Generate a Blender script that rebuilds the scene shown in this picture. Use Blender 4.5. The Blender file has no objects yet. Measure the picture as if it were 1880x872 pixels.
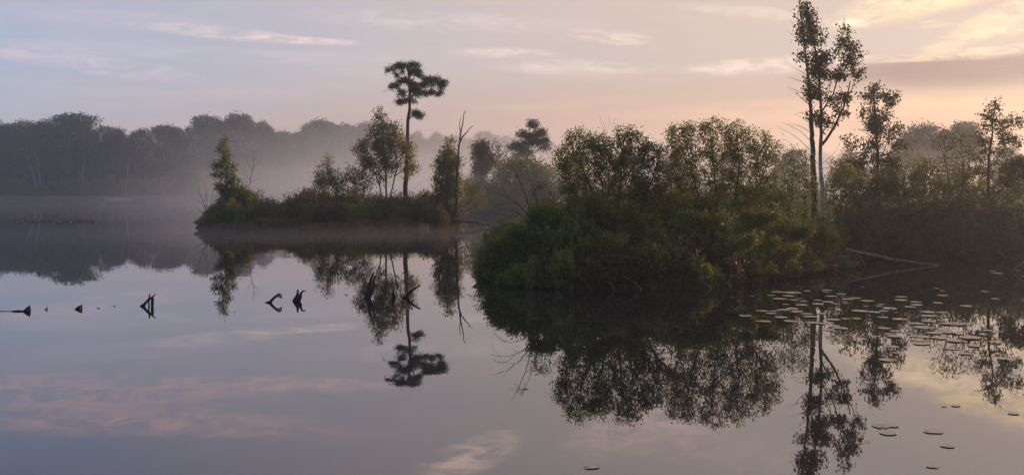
import bpy, math, random
import numpy as np
from mathutils import Vector

rnd = random.Random(7)
rng = np.random.default_rng(7)
S = bpy.context.scene
C = S.collection
R = math.radians

# ------------------------------------------------------------------ camera
W0, H0, F, HOR, EYE = 1880, 872, 1880 * 35 / 36, 340, 2.5
cam = bpy.data.objects.new('camera', bpy.data.cameras.new('camera'))
C.objects.link(cam)
cam.data.lens = 35; cam.data.sensor_width = 36
cam.location = (0, 0, EYE); cam.rotation_euler = (R(90), 0, 0)
cam.data.shift_y = -(H0 / 2 - HOR) / W0
cam.data.clip_start = 0.1; cam.data.clip_end = 6000
S.camera = cam

# ------------------------------------------------------------------ light
SUN_AZ, SUN_EL = 52.0, 9.0           # degrees to the right of straight ahead / above the horizon
SKY_STRENGTH = 0.08
S.view_settings.view_transform = 'Standard'
S.view_settings.look = 'None'
S.view_settings.gamma = 1
S.view_settings.use_curve_mapping = False
S.view_settings.exposure = 0.95
S.render.engine = 'CYCLES'
S.cycles.volume_bounces = 1
S.cycles.transparent_max_bounces = 8
S.cycles.max_bounces = 5; S.cycles.diffuse_bounces = 3; S.cycles.glossy_bounces = 3; S.cycles.transmission_bounces = 3

sun = bpy.data.objects.new('sun', bpy.data.lights.new('sun', 'SUN'))
C.objects.link(sun)
sun.data.energy = 2.4; sun.data.angle = R(12); sun.data.color = (1.0, 0.62, 0.38)
sd = Vector((math.sin(R(SUN_AZ)) * math.cos(R(SUN_EL)), math.cos(R(SUN_AZ)) * math.cos(R(SUN_EL)), math.sin(R(SUN_EL))))
sun.rotation_euler = sd.to_track_quat('Z', 'Y').to_euler()


class NG:
    """small helper that strings math nodes together"""
    def __init__(s, tree): s.t = tree; s.t.nodes.clear()
    def n(s, typ, **kw):
        o = s.t.nodes.new(typ)
        for k, v in kw.items(): setattr(o, k, v)
        return o
    def link(s, a, b): s.t.links.new(a, b)
    def put(s, sock, v):
        if hasattr(v, 'is_output'): s.link(v, sock)
        else: sock.default_value = v
    def m(s, op, a, b=None, c=None, clamp=False):
        o = s.n('ShaderNodeMath', operation=op); o.use_clamp = clamp
        for i, v in enumerate((a, b, c)):
            if v is not None: s.put(o.inputs[i], v)
        return o.outputs[0]
    def mix(s, f, a, b, blend='MIX'):
        o = s.n('ShaderNodeMix', data_type='RGBA', blend_type=blend)
        s.put(o.inputs[0], f)
        for i, v in ((6, a), (7, b)):
            if isinstance(v, tuple): v = (*v[:3], 1)
            s.put(o.inputs[i], v)
        return o.outputs[2]
    def ramp(s, v, stops, interp='EASE'):
        o = s.n('ShaderNodeValToRGB'); cr = o.color_ramp; cr.interpolation = interp
        while len(cr.elements) < len(stops): cr.elements.new(0.5)
        for e, (p, c) in zip(cr.elements, stops):
            e.position = p; e.color = (*c[:3], 1) if isinstance(c, tuple) else (c, c, c, 1)
        s.put(o.inputs[0], v)
        return o.outputs[0]
    def smooth(s, v, lo, hi, a=0.0, b=1.0):
        o = s.n('ShaderNodeMapRange', interpolation_type='SMOOTHSTEP')
        for i, x in enumerate((v, lo, hi, a, b)): s.put(o.inputs[i], x)
        return o.outputs[0]
    def noise(s, vec, scale, detail=4, rough=0.55, dist=0.0):
        o = s.n('ShaderNodeTexNoise'); s.link(vec, o.inputs['Vector'])
        o.inputs['Scale'].default_value = scale; o.inputs['Detail'].default_value = detail
        o.inputs['Roughness'].default_value = rough; o.inputs['Distortion'].default_value = dist
        return o.outputs[0]
    def xyz(s, x, y, z):
        o = s.n('ShaderNodeCombineXYZ')
        for i, v in enumerate((x, y, z)): s.put(o.inputs[i], v)
        return o.outputs[0]


def azel(px, py):
    a = math.atan((px - 940) / F)
    return math.degrees(a), math.degrees(math.atan((HOR - py) / F * math.cos(a)))


def build_world():
    w = bpy.data.worlds.new('World'); S.world = w; w.use_nodes = True
    g = NG(w.node_tree)
    tc = g.n('ShaderNodeTexCoord')
    sky = g.n('ShaderNodeTexSky', sky_type='NISHITA')
    sky.sun_disc = False; sky.sun_elevation = R(SUN_EL); sky.sun_rotation = R(SUN_AZ)
    sky.air_density = 1.0; sky.dust_density = 1.0; sky.ozone_density = 1.0
    sep = g.n('ShaderNodeSeparateXYZ'); g.link(tc.outputs['Generated'], sep.inputs[0])
    x, y, z = sep.outputs
    zc = g.m('MAXIMUM', z, 0.0)
    az = g.m('MULTIPLY', g.m('ARCTAN2', x, y), 180 / math.pi)
    el = g.m('MULTIPLY', g.m('ARCSINE', zc), 180 / math.pi)
    # angle from the sun in plan and height: 1 at the sun, -1 opposite
    dot = g.n('ShaderNodeVectorMath', operation='DOT_PRODUCT')
    g.link(tc.outputs['Generated'], dot.inputs[0]); dot.inputs[1].default_value = sd
    toward = g.smooth(dot.outputs['Value'], -0.05, 0.92)
    K = 1 / SKY_STRENGTH
    k = lambda c: tuple(v * K for v in c)
    # high thin veil of cloud that covers the whole sky
    low = g.mix(toward, k((0.31, 0.315, 0.37)), k((0.33, 0.13, 0.045)))
    mid = g.mix(toward, k((0.185, 0.25, 0.36)), k((0.37, 0.29, 0.25)))
    high = g.mix(toward, k((0.045, 0.092, 0.215)), k((0.40, 0.33, 0.30)))
    veil = g.mix(g.smooth(el, 1.0, 7.5), low, mid)
    veil = g.mix(g.smooth(el, 8.0, 19.0), veil, high)
    col = g.mix(0.97, sky.outputs[0], veil)
    # streaks of cirrus laid on a plane high above the ground
    iz = g.m('DIVIDE', 1.0, g.m('ADD', zc, 0.055))
    pl = g.xyz(g.m('MULTIPLY', g.m('MULTIPLY', x, iz), 0.50), g.m('MULTIPLY', y, iz), 0.0)
    n1 = g.noise(pl, 0.62, 5, 0.60, 0.5)
    n2 = g.noise(pl, 2.3, 4, 0.62, 0.3)
    fine = g.noise(g.xyz(g.m('MULTIPLY', az, 0.22), g.m('MULTIPLY', el, 1.3), 0.0), 1.0, 5, 0.62, 0.6)
    wisp = g.noise(g.xyz(g.m('MULTIPLY', az, 0.55), g.m('MULTIPLY', el, 1.9), 3.0), 1.0, 6, 0.66, 0.8)
    streak = g.m('MULTIPLY', g.smooth(n1, 0.42, 0.74), g.smooth(n2, 0.30, 0.66))
    lit = g.mix(toward, k((0.42, 0.32, 0.33)), k((0.56, 0.38, 0.25)))
    shade = g.mix(toward, k((0.26, 0.29, 0.37)), k((0.36, 0.27, 0.25)))
    col = g.mix(g.m('MULTIPLY', streak, 0.34), col, lit)
    grey = g.m('MULTIPLY', g.smooth(n1, 0.46, 0.28), 0.22)
    col = g.mix(grey, col, shade)

    def patch(px, py, wx, wy, tilt, colour, amount, tex=fine, lo=0.40, hi=0.62):
        a0, e0 = azel(px, py)
        du = g.m('SUBTRACT', az, a0); dv = g.m('SUBTRACT', el, e0)
        dv = g.m('SUBTRACT', dv, g.m('MULTIPLY', du, tilt))
        s = 57.3 / F
        q = g.m('ADD', g.m('POWER', g.m('DIVIDE', du, wx * s), 2), g.m('POWER', g.m('DIVIDE', dv, wy * s), 2))
        m_ = g.m('MULTIPLY', g.smooth(q, 1.0, 0.0), g.smooth(tex, lo, hi))
        return g.mix(g.m('MULTIPLY', m_, amount * 0.78), cur[0], k(colour))
    cur = [col]
    pk = (0.50, 0.37, 0.39); gold = (0.70, 0.50, 0.29); pale = (0.56, 0.46, 0.42)
    for a in [
        (90, 15, 330, 52, -0.02, (0.285, 0.255, 0.315), 0.75, fine, 0.19, 0.70),
        (240, 38, 240, 22, -0.02, pk, 0.3, wisp, 0.32, 0.72),
        (430, 64, 170, 15, -0.06, (0.54, 0.40, 0.37), 0.7, wisp, 0.30, 0.70),
        (820, 40, 330, 24, -0.02, (0.46, 0.40, 0.40), 0.6, wisp, 0.32, 0.74),
        (560, 75, 130, 9, -0.03, (0.624, 0.456, 0.416), 0.8, wisp, 0.32, 0.70),
        (170, 118, 220, 22, -0.10, (0.528, 0.368, 0.384), 0.65, wisp, 0.32, 0.72),
        (420, 102, 420, 16, -0.01, (0.440, 0.360, 0.392), 0.55, fine, 0.29, 0.70),
        (90, 192, 260, 14, 0.0, (0.360, 0.288, 0.344), 0.5, fine, 0.29, 0.70),
        (930, 98, 120, 12, -0.02, pale, 0.7, wisp, 0.32, 0.70),
        (1060, 125, 190, 18, -0.02, pale, 0.7, wisp, 0.30, 0.70),
        (1120, 68, 95, 17, -0.10, (0.60, 0.48, 0.40), 0.75, wisp, 0.34, 0.68),
        (1370, 22, 150, 14, -0.12, (0.56, 0.45, 0.38), 0.6, wisp, 0.32, 0.68),
        (1560, 42, 60, 10, -0.05, (0.736, 0.608, 0.496), 0.8, wisp, 0.30, 0.66),
        (1400, 122, 190, 20, 0.03, (0.656, 0.496, 0.416), 0.8, wisp, 0.30, 0.70),
        (1790, 128, 340, 38, 0.0, (0.19, 0.125, 0.11), 1.15, fine, 0.10, 0.50),
        (1640, 108, 260, 9, -0.02, (0.760, 0.560, 0.400), 0.65, wisp, 0.34, 0.70),
        (1850, 92, 140, 10, 0.0, (0.800, 0.608, 0.400), 0.75, wisp, 0.32, 0.68),
        (1835, 36, 150, 28, 0.42, gold, 0.9, wisp, 0.28, 0.64),
        (1850, 58, 80, 12, 0.05, gold, 0.8, wisp, 0.34, 0.68),
        (1720, 45, 70, 9, 0.0, gold, 0.7, wisp, 0.36, 0.70),
        (1650, 200, 520, 30, 0.0, (0.736, 0.432, 0.256), 0.5, fine, 0.24, 0.70),
        # the part of the sky above the frame, seen on the water
        (1860, -62, 330, 50, 0.26, gold, 1.52, wisp, 0.30, 0.68),
        (1760, -20, 200, 18, 0.10, (0.760, 0.576, 0.384), 1.12, wisp, 0.32, 0.70),
        (170, -40, 420, 40, 0.06, (0.44, 0.31, 0.31), 1.20, wisp, 0.30, 0.72),
        (330, -95, 420, 30, 0.10, (0.44, 0.31, 0.31), 1.20, wisp, 0.32, 0.72),
        (560, -25, 260, 16, 0.06, (0.50, 0.35, 0.33), 1.12, wisp, 0.32, 0.72),
        (1230, -90, 240, 60, -0.25, (0.576, 0.416, 0.368), 1.28, wisp, 0.32, 0.72),
        (860, -160, 120, 40, -0.3, (0.680, 0.496, 0.416), 1.28, wisp, 0.32, 0.70),
        (1350, -150, 300, 50, 0.1, (0.480, 0.368, 0.352), 0.96, wisp, 0.32, 0.72),
    ]:
        cur[0] = patch(*a)
    bg = g.n('ShaderNodeBackground'); g.link(cur[0], bg.inputs[0]); bg.inputs[1].default_value = SKY_STRENGTH
    out = g.n('ShaderNodeOutputWorld'); g.link(bg.outputs[0], out.inputs[0])


build_world()


# ------------------------------------------------------------------ materials
def mat(name):
    m = bpy.data.materials.new(name); m.use_nodes = True
    g = NG(m.node_tree)
    out = g.n('ShaderNodeOutputMaterial')
    return m, g, out


def leaf_mat(name, c0, c1, c2, trans=0.35, rough=0.5):
    m, g, out = mat(name)
    at = g.n('ShaderNodeAttribute', attribute_name='tint')
    oi = g.n('ShaderNodeObjectInfo')
    t = g.m('ADD', at.outputs['Fac'], g.m('MULTIPLY', g.m('SUBTRACT', oi.outputs['Random'], 0.5), 0.28), clamp=True)
    col = g.ramp(t, [(0.0, c0), (0.62, c1), (1.0, c2)], 'LINEAR')
    p = g.n('ShaderNodeBsdfPrincipled'); g.link(col, p.inputs['Base Color'])
    p.inputs['Roughness'].default_value = rough; p.inputs['Specular IOR Level'].default_value = 0.4
    tr = g.n('ShaderNodeBsdfTranslucent')
    g.link(g.mix(1.0, col, (2.0, 1.8, 0.85), 'MULTIPLY'), tr.inputs[0])
    mx = g.n('ShaderNodeMixShader'); mx.inputs[0].default_value = trans
    g.link(p.outputs[0], mx.inputs[1]); g.link(tr.outputs[0], mx.inputs[2]); g.link(mx.outputs[0], out.inputs[0])
    return m


def bark_mat(name, a, b, scale=6.0, stretch=0.25, rough=0.9):
    m, g, out = mat(name)
    tc = g.n('ShaderNodeTexCoord'); mp = g.n('ShaderNodeMapping'); g.link(tc.outputs['Object'], mp.inputs[0])
    mp.inputs['Scale'].default_value = (1, 1, stretch)
    n = g.noise(mp.outputs[0], scale, 6, 0.65, 0.4)
    p = g.n('ShaderNodeBsdfPrincipled'); g.link(g.ramp(n, [(0.32, a), (0.68, b)], 'LINEAR'), p.inputs['Base Color'])
    p.inputs['Roughness'].default_value = rough; p.inputs['Specular IOR Level'].default_value = 0.2
    bp = g.n('ShaderNodeBump'); bp.inputs['Strength'].default_value = 0.5; bp.inputs['Distance'].default_value = 0.02
    g.link(n, bp.inputs['Height']); g.link(bp.outputs[0], p.inputs['Normal'])
    g.link(p.outputs[0], out.inputs[0])
    return m


def birch_mat():
    m, g, out = mat('birch_bark')
    tc = g.n('ShaderNodeTexCoord'); mp = g.n('ShaderNodeMapping'); g.link(tc.outputs['Object'], mp.inputs[0])
    mp.inputs['Scale'].default_value = (1.2, 1.2, 5)
    n = g.noise(mp.outputs[0], 2.6, 5, 0.7, 0.6)
    n2 = g.noise(tc.outputs['Object'], 1.2, 3)
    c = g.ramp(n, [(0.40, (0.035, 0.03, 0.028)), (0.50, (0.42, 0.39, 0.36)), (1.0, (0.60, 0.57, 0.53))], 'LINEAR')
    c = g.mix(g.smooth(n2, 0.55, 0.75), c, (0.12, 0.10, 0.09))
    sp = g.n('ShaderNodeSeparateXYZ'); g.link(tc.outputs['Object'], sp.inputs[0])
    c = g.mix(g.smooth(g.m('ADD', sp.outputs[2], g.m('MULTIPLY', n2, 1.5)), 3.6, 4.6), c, (0.05, 0.036, 0.03))  # brown upper bark, with its backlit silhouette also put into the dark colour
    p = g.n('ShaderNodeBsdfPrincipled'); g.link(c, p.inputs['Base Color']); p.inputs['Roughness'].default_value = 0.7
    g.link(p.outputs[0], out.inputs[0])
    return m


def ground_mat():
    m, g, out = mat('peat_ground')
    tc = g.n('ShaderNodeTexCoord')
    n = g.noise(tc.outputs['Object'], 0.8, 8, 0.65, 0.3)
    n2 = g.noise(tc.outputs['Object'], 9.0, 6, 0.7)
    c = g.ramp(n, [(0.35, (0.018, 0.013, 0.009)), (0.55, (0.032, 0.027, 0.014)), (0.75, (0.045, 0.05, 0.02))], 'LINEAR')
    p = g.n('ShaderNodeBsdfPrincipled'); g.link(c, p.inputs['Base Color']); p.inputs['Roughness'].default_value = 0.95
    p.inputs['Specular IOR Level'].default_value = 0.1
    bp = g.n('ShaderNodeBump'); bp.inputs['Distance'].default_value = 0.05; g.link(n2, bp.inputs['Height']); g.link(bp.outputs[0], p.inputs['Normal'])
    g.link(p.outputs[0], out.inputs[0])
    return m


def sand_mat():
    m, g, out = mat('pale_sand')
    tc = g.n('ShaderNodeTexCoord'); n = g.noise(tc.outputs['Object'], 1.5, 6)
    p = g.n('ShaderNodeBsdfPrincipled')
    g.link(g.ramp(n, [(0.3, (0.14, 0.11, 0.09)), (0.7, (0.24, 0.20, 0.17))]), p.inputs['Base Color']); p.inputs['Roughness'].default_value = 0.95
    g.link(p.outputs[0], out.inputs[0]); return m


def water_mat():
    m, g, out = mat('lake_water')
    tc = g.n('ShaderNodeTexCoord')
    mp = g.n('ShaderNodeMapping'); g.link(tc.outputs['Object'], mp.inputs[0]); mp.inputs['Scale'].default_value = (0.7, 1.6, 1)
    big = g.noise(mp.outputs[0], 0.45, 3, 0.5, 0.2)
    small = g.noise(mp.outputs[0], 3.2, 3, 0.5)
    breeze = g.smooth(g.noise(mp.outputs[0], 0.035, 3, 0.6, 0.5), 0.50, 0.66, 0.06, 0.32)
    hgt = g.m('ADD', g.m('MULTIPLY', big, 1.0), g.m('MULTIPLY', small, breeze))
    bp = g.n('ShaderNodeBump'); bp.inputs['Strength'].default_value = 1.0; bp.inputs['Distance'].default_value = 0.0016
    g.link(hgt, bp.inputs['Height'])
    gl = g.n('ShaderNodeBsdfGlossy'); gl.inputs['Roughness'].default_value = 0.012
    gl.inputs['Color'].default_value = (0.97, 0.97, 1.0, 1)
    g.link(bp.outputs[0], gl.inputs['Normal'])
    df = g.n('ShaderNodeBsdfDiffuse'); df.inputs['Color'].default_value = (0.012, 0.013, 0.016, 1)
    fr = g.n('ShaderNodeFresnel'); fr.inputs['IOR'].default_value = 2.5
    mx = g.n('ShaderNodeMixShader'); g.link(fr.outputs[0], mx.inputs[0])
    g.link(df.outputs[0], mx.inputs[1]); g.link(gl.outputs[0], mx.inputs[2]); g.link(mx.outputs[0], out.inputs[0])
    return m


def pad_mat():
    m, g, out = mat('lily_pad_skin')
    oi = g.n('ShaderNodeObjectInfo'); tc = g.n('ShaderNodeTexCoord')
    n = g.noise(tc.outputs['Object'], 9.0, 5, 0.6)
    c = g.ramp(oi.outputs['Random'], [(0.0, (0.24, 0.255, 0.145)), (0.6, (0.35, 0.325, 0.21)), (1.0, (0.38, 0.30, 0.20))], 'LINEAR')
    c = g.mix(g.smooth(n, 0.52, 0.72), c, (0.14, 0.10, 0.06))
    p = g.n('ShaderNodeBsdfPrincipled'); g.link(c, p.inputs['Base Color'])
    p.inputs['Roughness'].default_value = 0.42; p.inputs['Specular IOR Level'].default_value = 1.0
    bp = g.n('ShaderNodeBump'); bp.inputs['Distance'].default_value = 0.004; bp.inputs['Strength'].default_value = 0.6
    g.link(n, bp.inputs['Height']); g.link(bp.outputs[0], p.inputs['Normal'])
    g.link(p.outputs[0], out.inputs[0]); return m


def haze_mat(name, dens, colour, g_):
    m, g, out = mat(name)
    v = g.n('ShaderNodeVolumePrincipled')
    v.inputs['Color'].default_value = (*colour, 1); v.inputs['Density'].default_value = dens
    v.inputs['Anisotropy'].default_value = g_
    g.link(v.outputs[0], out.inputs['Volume'])
    return m


M = {
    'shrub': leaf_mat('shrub_leaf', (0.05, 0.085, 0.024), (0.10, 0.15, 0.036), (0.22, 0.20, 0.05), 0.4),
    'shrub_brown': leaf_mat('brown_shrub_leaf', (0.040, 0.036, 0.022), (0.066, 0.06, 0.03), (0.11, 0.08, 0.04), 0.3),
    'bush': leaf_mat('bush_leaf', (0.045, 0.075, 0.018), (0.10, 0.135, 0.030), (0.24, 0.18, 0.045), 0.45),
    'birch': leaf_mat('birch_leaf', (0.03, 0.04, 0.016), (0.055, 0.062, 0.022), (0.13, 0.085, 0.03), 0.35),
    'olive': leaf_mat('olive_leaf', (0.045, 0.068, 0.020), (0.10, 0.12, 0.034), (0.20, 0.17, 0.05), 0.45),
    'pine': leaf_mat('pine_needle', (0.016, 0.034, 0.018), (0.028, 0.055, 0.026), (0.05, 0.075, 0.03), 0.12),
    'wood': leaf_mat('far_wood_leaf', (0.022, 0.034, 0.020), (0.036, 0.050, 0.024), (0.06, 0.07, 0.03), 0.2),
    'rust': leaf_mat('withered_leaf', (0.09, 0.035, 0.018), (0.16, 0.06, 0.028), (0.22, 0.10, 0.04), 0.35),
    'grass': leaf_mat('sedge_blade', (0.035, 0.055, 0.016), (0.065, 0.09, 0.025), (0.12, 0.12, 0.045), 0.3),
    'straw': leaf_mat('straw_weed', (0.05, 0.047, 0.03), (0.09, 0.082, 0.055), (0.16, 0.14, 0.09), 0.15),
    'bark': bark_mat('dark_bark', (0.022, 0.018, 0.015), (0.07, 0.055, 0.045)),
    'bark_pine': bark_mat('pine_bark', (0.05, 0.03, 0.022), (0.14, 0.075, 0.05)),
    'bark_grey': bark_mat('grey_bark', (0.05, 0.042, 0.036), (0.15, 0.13, 0.115)),
    'bark_pale': bark_mat('pale_bark', (0.14, 0.125, 0.115), (0.30, 0.27, 0.25)),
    'bark_red': bark_mat('reddish_bark', (0.14, 0.075, 0.055), (0.30, 0.17, 0.13)),
    'drift': bark_mat('bleached_wood', (0.06, 0.05, 0.045), (0.20, 0.175, 0.155), 8, 0.3),
    'wet': bark_mat('wet_dead_wood', (0.010, 0.009, 0.008), (0.035, 0.028, 0.024), 12, 1.0, 0.6),
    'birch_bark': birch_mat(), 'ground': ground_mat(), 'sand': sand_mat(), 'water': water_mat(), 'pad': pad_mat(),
}


# ------------------------------------------------------------------ mesh helpers
def P(px, py, D):
    return np.array(((px - 940) / F * D, D, EYE - (py - HOR) / F * D))


def Dw(py):
    return F * EYE / (py - HOR)


def np_mesh(name, v, f, tint=None, smooth=False):
    me = bpy.data.meshes.new(name)
    v = np.asarray(v, dtype=np.float32).reshape(-1, 3); f = np.asarray(f, dtype=np.int32)
    me.vertices.add(len(v)); me.vertices.foreach_set('co', v.ravel())
    k = f.shape[1]
    me.loops.add(f.size); me.loops.foreach_set('vertex_index', f.ravel())
    me.polygons.add(len(f)); me.polygons.foreach_set('loop_start', np.arange(len(f), dtype=np.int32) * k)
    if smooth: me.polygons.foreach_set('use_smooth', np.ones(len(f), dtype=bool))
    me.update(calc_edges=True)
    if tint is not None:
        a = me.attributes.new('tint', 'FLOAT', 'FACE'); a.data.foreach_set('value', np.asarray(tint, dtype=np.float32))
    return me


def link(name, me, material, parent=None, loc=(0, 0, 0)):
    o = bpy.data.objects.new(name, me); C.objects.link(o)
    if me is not None and material is not None and not me.materials: me.materials.append(material)
    o.parent = parent; o.location = loc
    return o


def tag(o, label=None, cat=None, group=None, kind=None):
    if label: o['label'] = label
    if cat: o['category'] = cat
    if group: o['group'] = group
    if kind: o['kind'] = kind
    return o


def thing(name, loc, label, cat, group=None):
    o = bpy.data.objects.new(name, None); C.objects.link(o); o.location = loc; o.empty_display_size = 0.3
    return tag(o, label, cat, group)


def copy_thing(src, loc, rz, scale, label=None, group=None):
    c = src.copy(); C.objects.link(c); c.location = loc; c.rotation_euler = (0, 0, rz); c.scale = scale
    if label: c['label'] = label
    if group: c['group'] = group
    for ch in src.children:
        d = ch.copy(); C.objects.link(d); d.parent = c
    return c


def tubes(chains, sides=6):
    """chains: list of (points Nx3, radii N) -> verts, quads"""
    V, Q = [], []; base = 0
    for pts, rad in chains:
        pts = np.asarray(pts, float); rad = np.asarray(rad, float); n = len(pts)
        if n < 2: continue
        s = sides if rad.max() > 0.03 else (4 if rad.max() > 0.012 else 3)
        t = np.gradient(pts, axis=0); t /= np.linalg.norm(t, axis=1, keepdims=True) + 1e-9
        ref = np.array((1.0, 0.13, 0.05)) if abs(t[0, 0]) < 0.8 else np.array((0.1, 1.0, 0.07))
        a = np.cross(t, ref); a /= np.linalg.norm(a, axis=1, keepdims=True) + 1e-9
        b = np.cross(t, a)
        ang = np.arange(s) * 2 * math.pi / s
        ring = pts[:, None, :] + rad[:, None, None] * (np.cos(ang)[None, :, None] * a[:, None, :] + np.sin(ang)[None, :, None] * b[:, None, :])
        V.append(ring.reshape(-1, 3))
        i = np.arange(n - 1)[:, None] * s; j = np.arange(s)[None, :]; j2 = (j + 1) % s
        Q.append(np.stack((i + j, i + j2, i + s + j2, i + s + j), -1).reshape(-1, 4) + base)
        # close both ends with a tip vertex
        tip = np.array((pts[0] - t[0] * rad[0] * 0.3, pts[-1] + t[-1] * rad[-1] * 0.6)); V.append(tip)
        i0 = base + n * s; e = base + (n - 1) * s
        jj = np.arange(s); jn = (jj + 1) % s
        Q.append(np.stack((np.full(s, i0), base + jn, base + jj, np.full(s, i0)), -1)[:, [0, 1, 2, 2]] * 1)
        Q.append(np.stack((e + jj, e + jn, np.full(s, i0 + 1), np.full(s, i0 + 1)), -1))
        base += n * s + 2
    return np.concatenate(V), np.concatenate(Q)


def tube_mesh(name, chains, sides=6):
    v, q = tubes(chains, sides)
    # triangular end caps arrive as quads with a doubled corner: split them off
    tri = q[:, 2] == q[:, 3]
    polys = [tuple(r) for r in q[~tri]] + [tuple(r[:3]) for r in q[tri]]
    me = bpy.data.meshes.new(name); me.from_pydata(v.tolist(), [], polys)
    me.polygons.foreach_set('use_smooth', np.ones(len(polys), dtype=bool)); me.update()
    return me


def leaves_mesh(name, cen, size, rg, length=1.45, width=0.75, dirs=None, dir_w=0.0, clump=None, flat=0.0):
    """one folded diamond blade per centre"""
    n = len(cen)
    d = rg.normal(size=(n, 3)); d[:, 2] *= 0.8
    d /= np.linalg.norm(d, axis=1, keepdims=True)
    if dirs is not None: d = d * (1 - dir_w) + dirs * dir_w
    d /= np.linalg.norm(d, axis=1, keepdims=True) + 1e-9
    r = rg.normal(size=(n, 3)); r[:, 2] += flat
    s = np.cross(d, r); s /= np.linalg.norm(s, axis=1, keepdims=True) + 1e-9
    nn = np.cross(d, s)
    sz = size * rg.uniform(0.65, 1.3, n)[:, None]
    base = cen - d * sz * length * 0.5
    tip = cen + d * sz * length * 0.5 - nn * sz * 0.15
    lft = cen + s * sz * width * 0.5 + nn * sz * 0.15
    rgt = cen - s * sz * width * 0.5 + nn * sz * 0.15
    v = np.stack((base, lft, tip, rgt), 1).reshape(-1, 3)
    f = np.arange(n * 4).reshape(n, 4)
    t = rg.beta(2.2, 3.0, n)
    if clump is not None: t = np.clip(t * 0.7 + clump * 0.5, 0, 1)
    return np_mesh(name, v, f, t)


# ------------------------------------------------------------------ tree growth
def polyline(pts, step=0.25, wob=0.02, rg=rng):
    pts = np.asarray(pts, float)
    seg = np.linalg.norm(np.diff(pts, axis=0), axis=1); cum = np.concatenate(([0], np.cumsum(seg)))
    n = max(3, int(cum[-1] / step) + 1)
    q = np.linspace(0, cum[-1], n)
    out = np.stack([np.interp(q, cum, pts[:, i]) for i in range(3)], 1)
    if n > 6:                       # round the corners
        for _ in range(3): out[1:-1] = 0.5 * out[1:-1] + 0.25 * (out[:-2] + out[2:])
    w = rg.normal(size=(n, 3)) * wob; w[0] = 0
    return out + w


def grow(roots, att, rg, bf=0.35, up=0.6, seg=0.22, droop=0.0):
    """minimum spanning growth from root polylines to the attractor points"""
    nodes, par, plen = [], [], []
    for pl in roots:
        for i, p in enumerate(pl):
            par.append(len(nodes) - 1 if i else -1)
            plen.append(plen[-1] + np.linalg.norm(p - pl[i - 1]) if i else 0.0)
            nodes.append(np.asarray(p))
    natt0 = len(nodes)
    att = np.asarray(att); n = len(att)
    best = np.full(n, np.inf); bi = np.zeros(n, int)

    def relax(j):
        d = att - nodes[j]
        c = np.sqrt((d * d).sum(1)) + bf * plen[j] + up * np.maximum(0, -d[:, 2])
        m = c < best; best[m] = c[m]; bi[m] = j
    for j in range(len(nodes)): relax(j)
    alive = np.ones(n, bool); term = []
    for _ in range(n):
        i = int(np.argmin(np.where(alive, best, np.inf))); alive[i] = False
        j = int(bi[i]); a = nodes[j]; b = att[i]; L = np.linalg.norm(b - a)
        k = max(1, int(L / seg))
        prev = j
        for q in range(1, k + 1):
            f = q / k
            p = a + (b - a) * f
            if q < k:
                p = p + rg.normal(size=3) * seg * 0.12
                p[2] -= droop * L * f * (1 - f) * 2
            par.append(prev); plen.append(plen[prev] + np.linalg.norm(p - nodes[prev])); nodes.append(p)
            prev = len(nodes) - 1; relax(prev)
        term.append(prev)
    return np.array(nodes), np.array(par), np.array(term), natt0


def radii(par, tip, expo, cap=None):
    n = len(par); kids = np.zeros(n); w = np.zeros(n)
    cnt = np.bincount(par[par >= 0], minlength=n)
    w[cnt == 0] = 1
    for i in range(n - 1, -1, -1):          # parents always come before children
        if par[i] >= 0: w[par[i]] += w[i]
    r = tip * np.maximum(w, 1) ** expo
    return np.minimum(r, cap) if cap else r, w


def chains_of(nodes, par, r, w, skip=0):
    """skip: nodes below this index are the root polylines (kept as their own chains)"""
    n = len(nodes); kids = [[] for _ in range(n)]
    for i, p in enumerate(par):
        if p >= 0: kids[p].append(i)
    trunk, rest = [], []
    starts = [(i, None) for i in range(n) if par[i] < 0]
    while starts:
        i, p0 = starts.pop()
        ch = [] if p0 is None else [p0]
        cur = i
        while True:
            ch.append(cur)
            ks = kids[cur]
            if not ks: break
            root_kids = [q for q in ks if q < skip]
            nx = root_kids[0] if root_kids else max(ks, key=lambda q: w[q])
            for q in ks:
                if q != nx: starts.append((q, cur))
            cur = nx
        rad = r[ch].copy()
        if p0 is not None: rad[0] = min(rad[0], rad[1] * 1.25)
        (trunk if ch[-1] < skip or ch[0 if p0 is None else 1] < skip else rest).append((nodes[ch], rad))
    return trunk, rest


def blob_points(blobs, D, n, rg, depth=1.0, shell=0.35, minz=0.2):
    """sample points in ellipsoids given as (px, py, rx, ry[, depth offset m])"""
    pts, idx = [], []
    area = np.array([b[2] * b[3] * (b[2] + b[3]) ** 0.5 for b in blobs], float); area /= area.sum()
    for i, b in enumerate(blobs):
        k = max(4, int(n * area[i]))
        c = P(b[0], b[1], D); off = b[4] if len(b) > 4 else 0.0
        c[1] += off
        r = rg.normal(size=(k, 3)); r /= np.linalg.norm(r, axis=1, keepdims=True)
        r *= (shell + (1 - shell) * rg.random((k, 1))) ** 0.55 * 1.02
        s = D / F
        dd = max(b[2], b[3]) * s * depth
        q = c + r * np.array((b[2] * s, dd, b[3] * s)); pts.append(q); idx += [i] * k
    p = np.concatenate(pts); idx = np.array(idx); ok = p[:, 2] > minz
    return p[ok], idx[ok]


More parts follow.
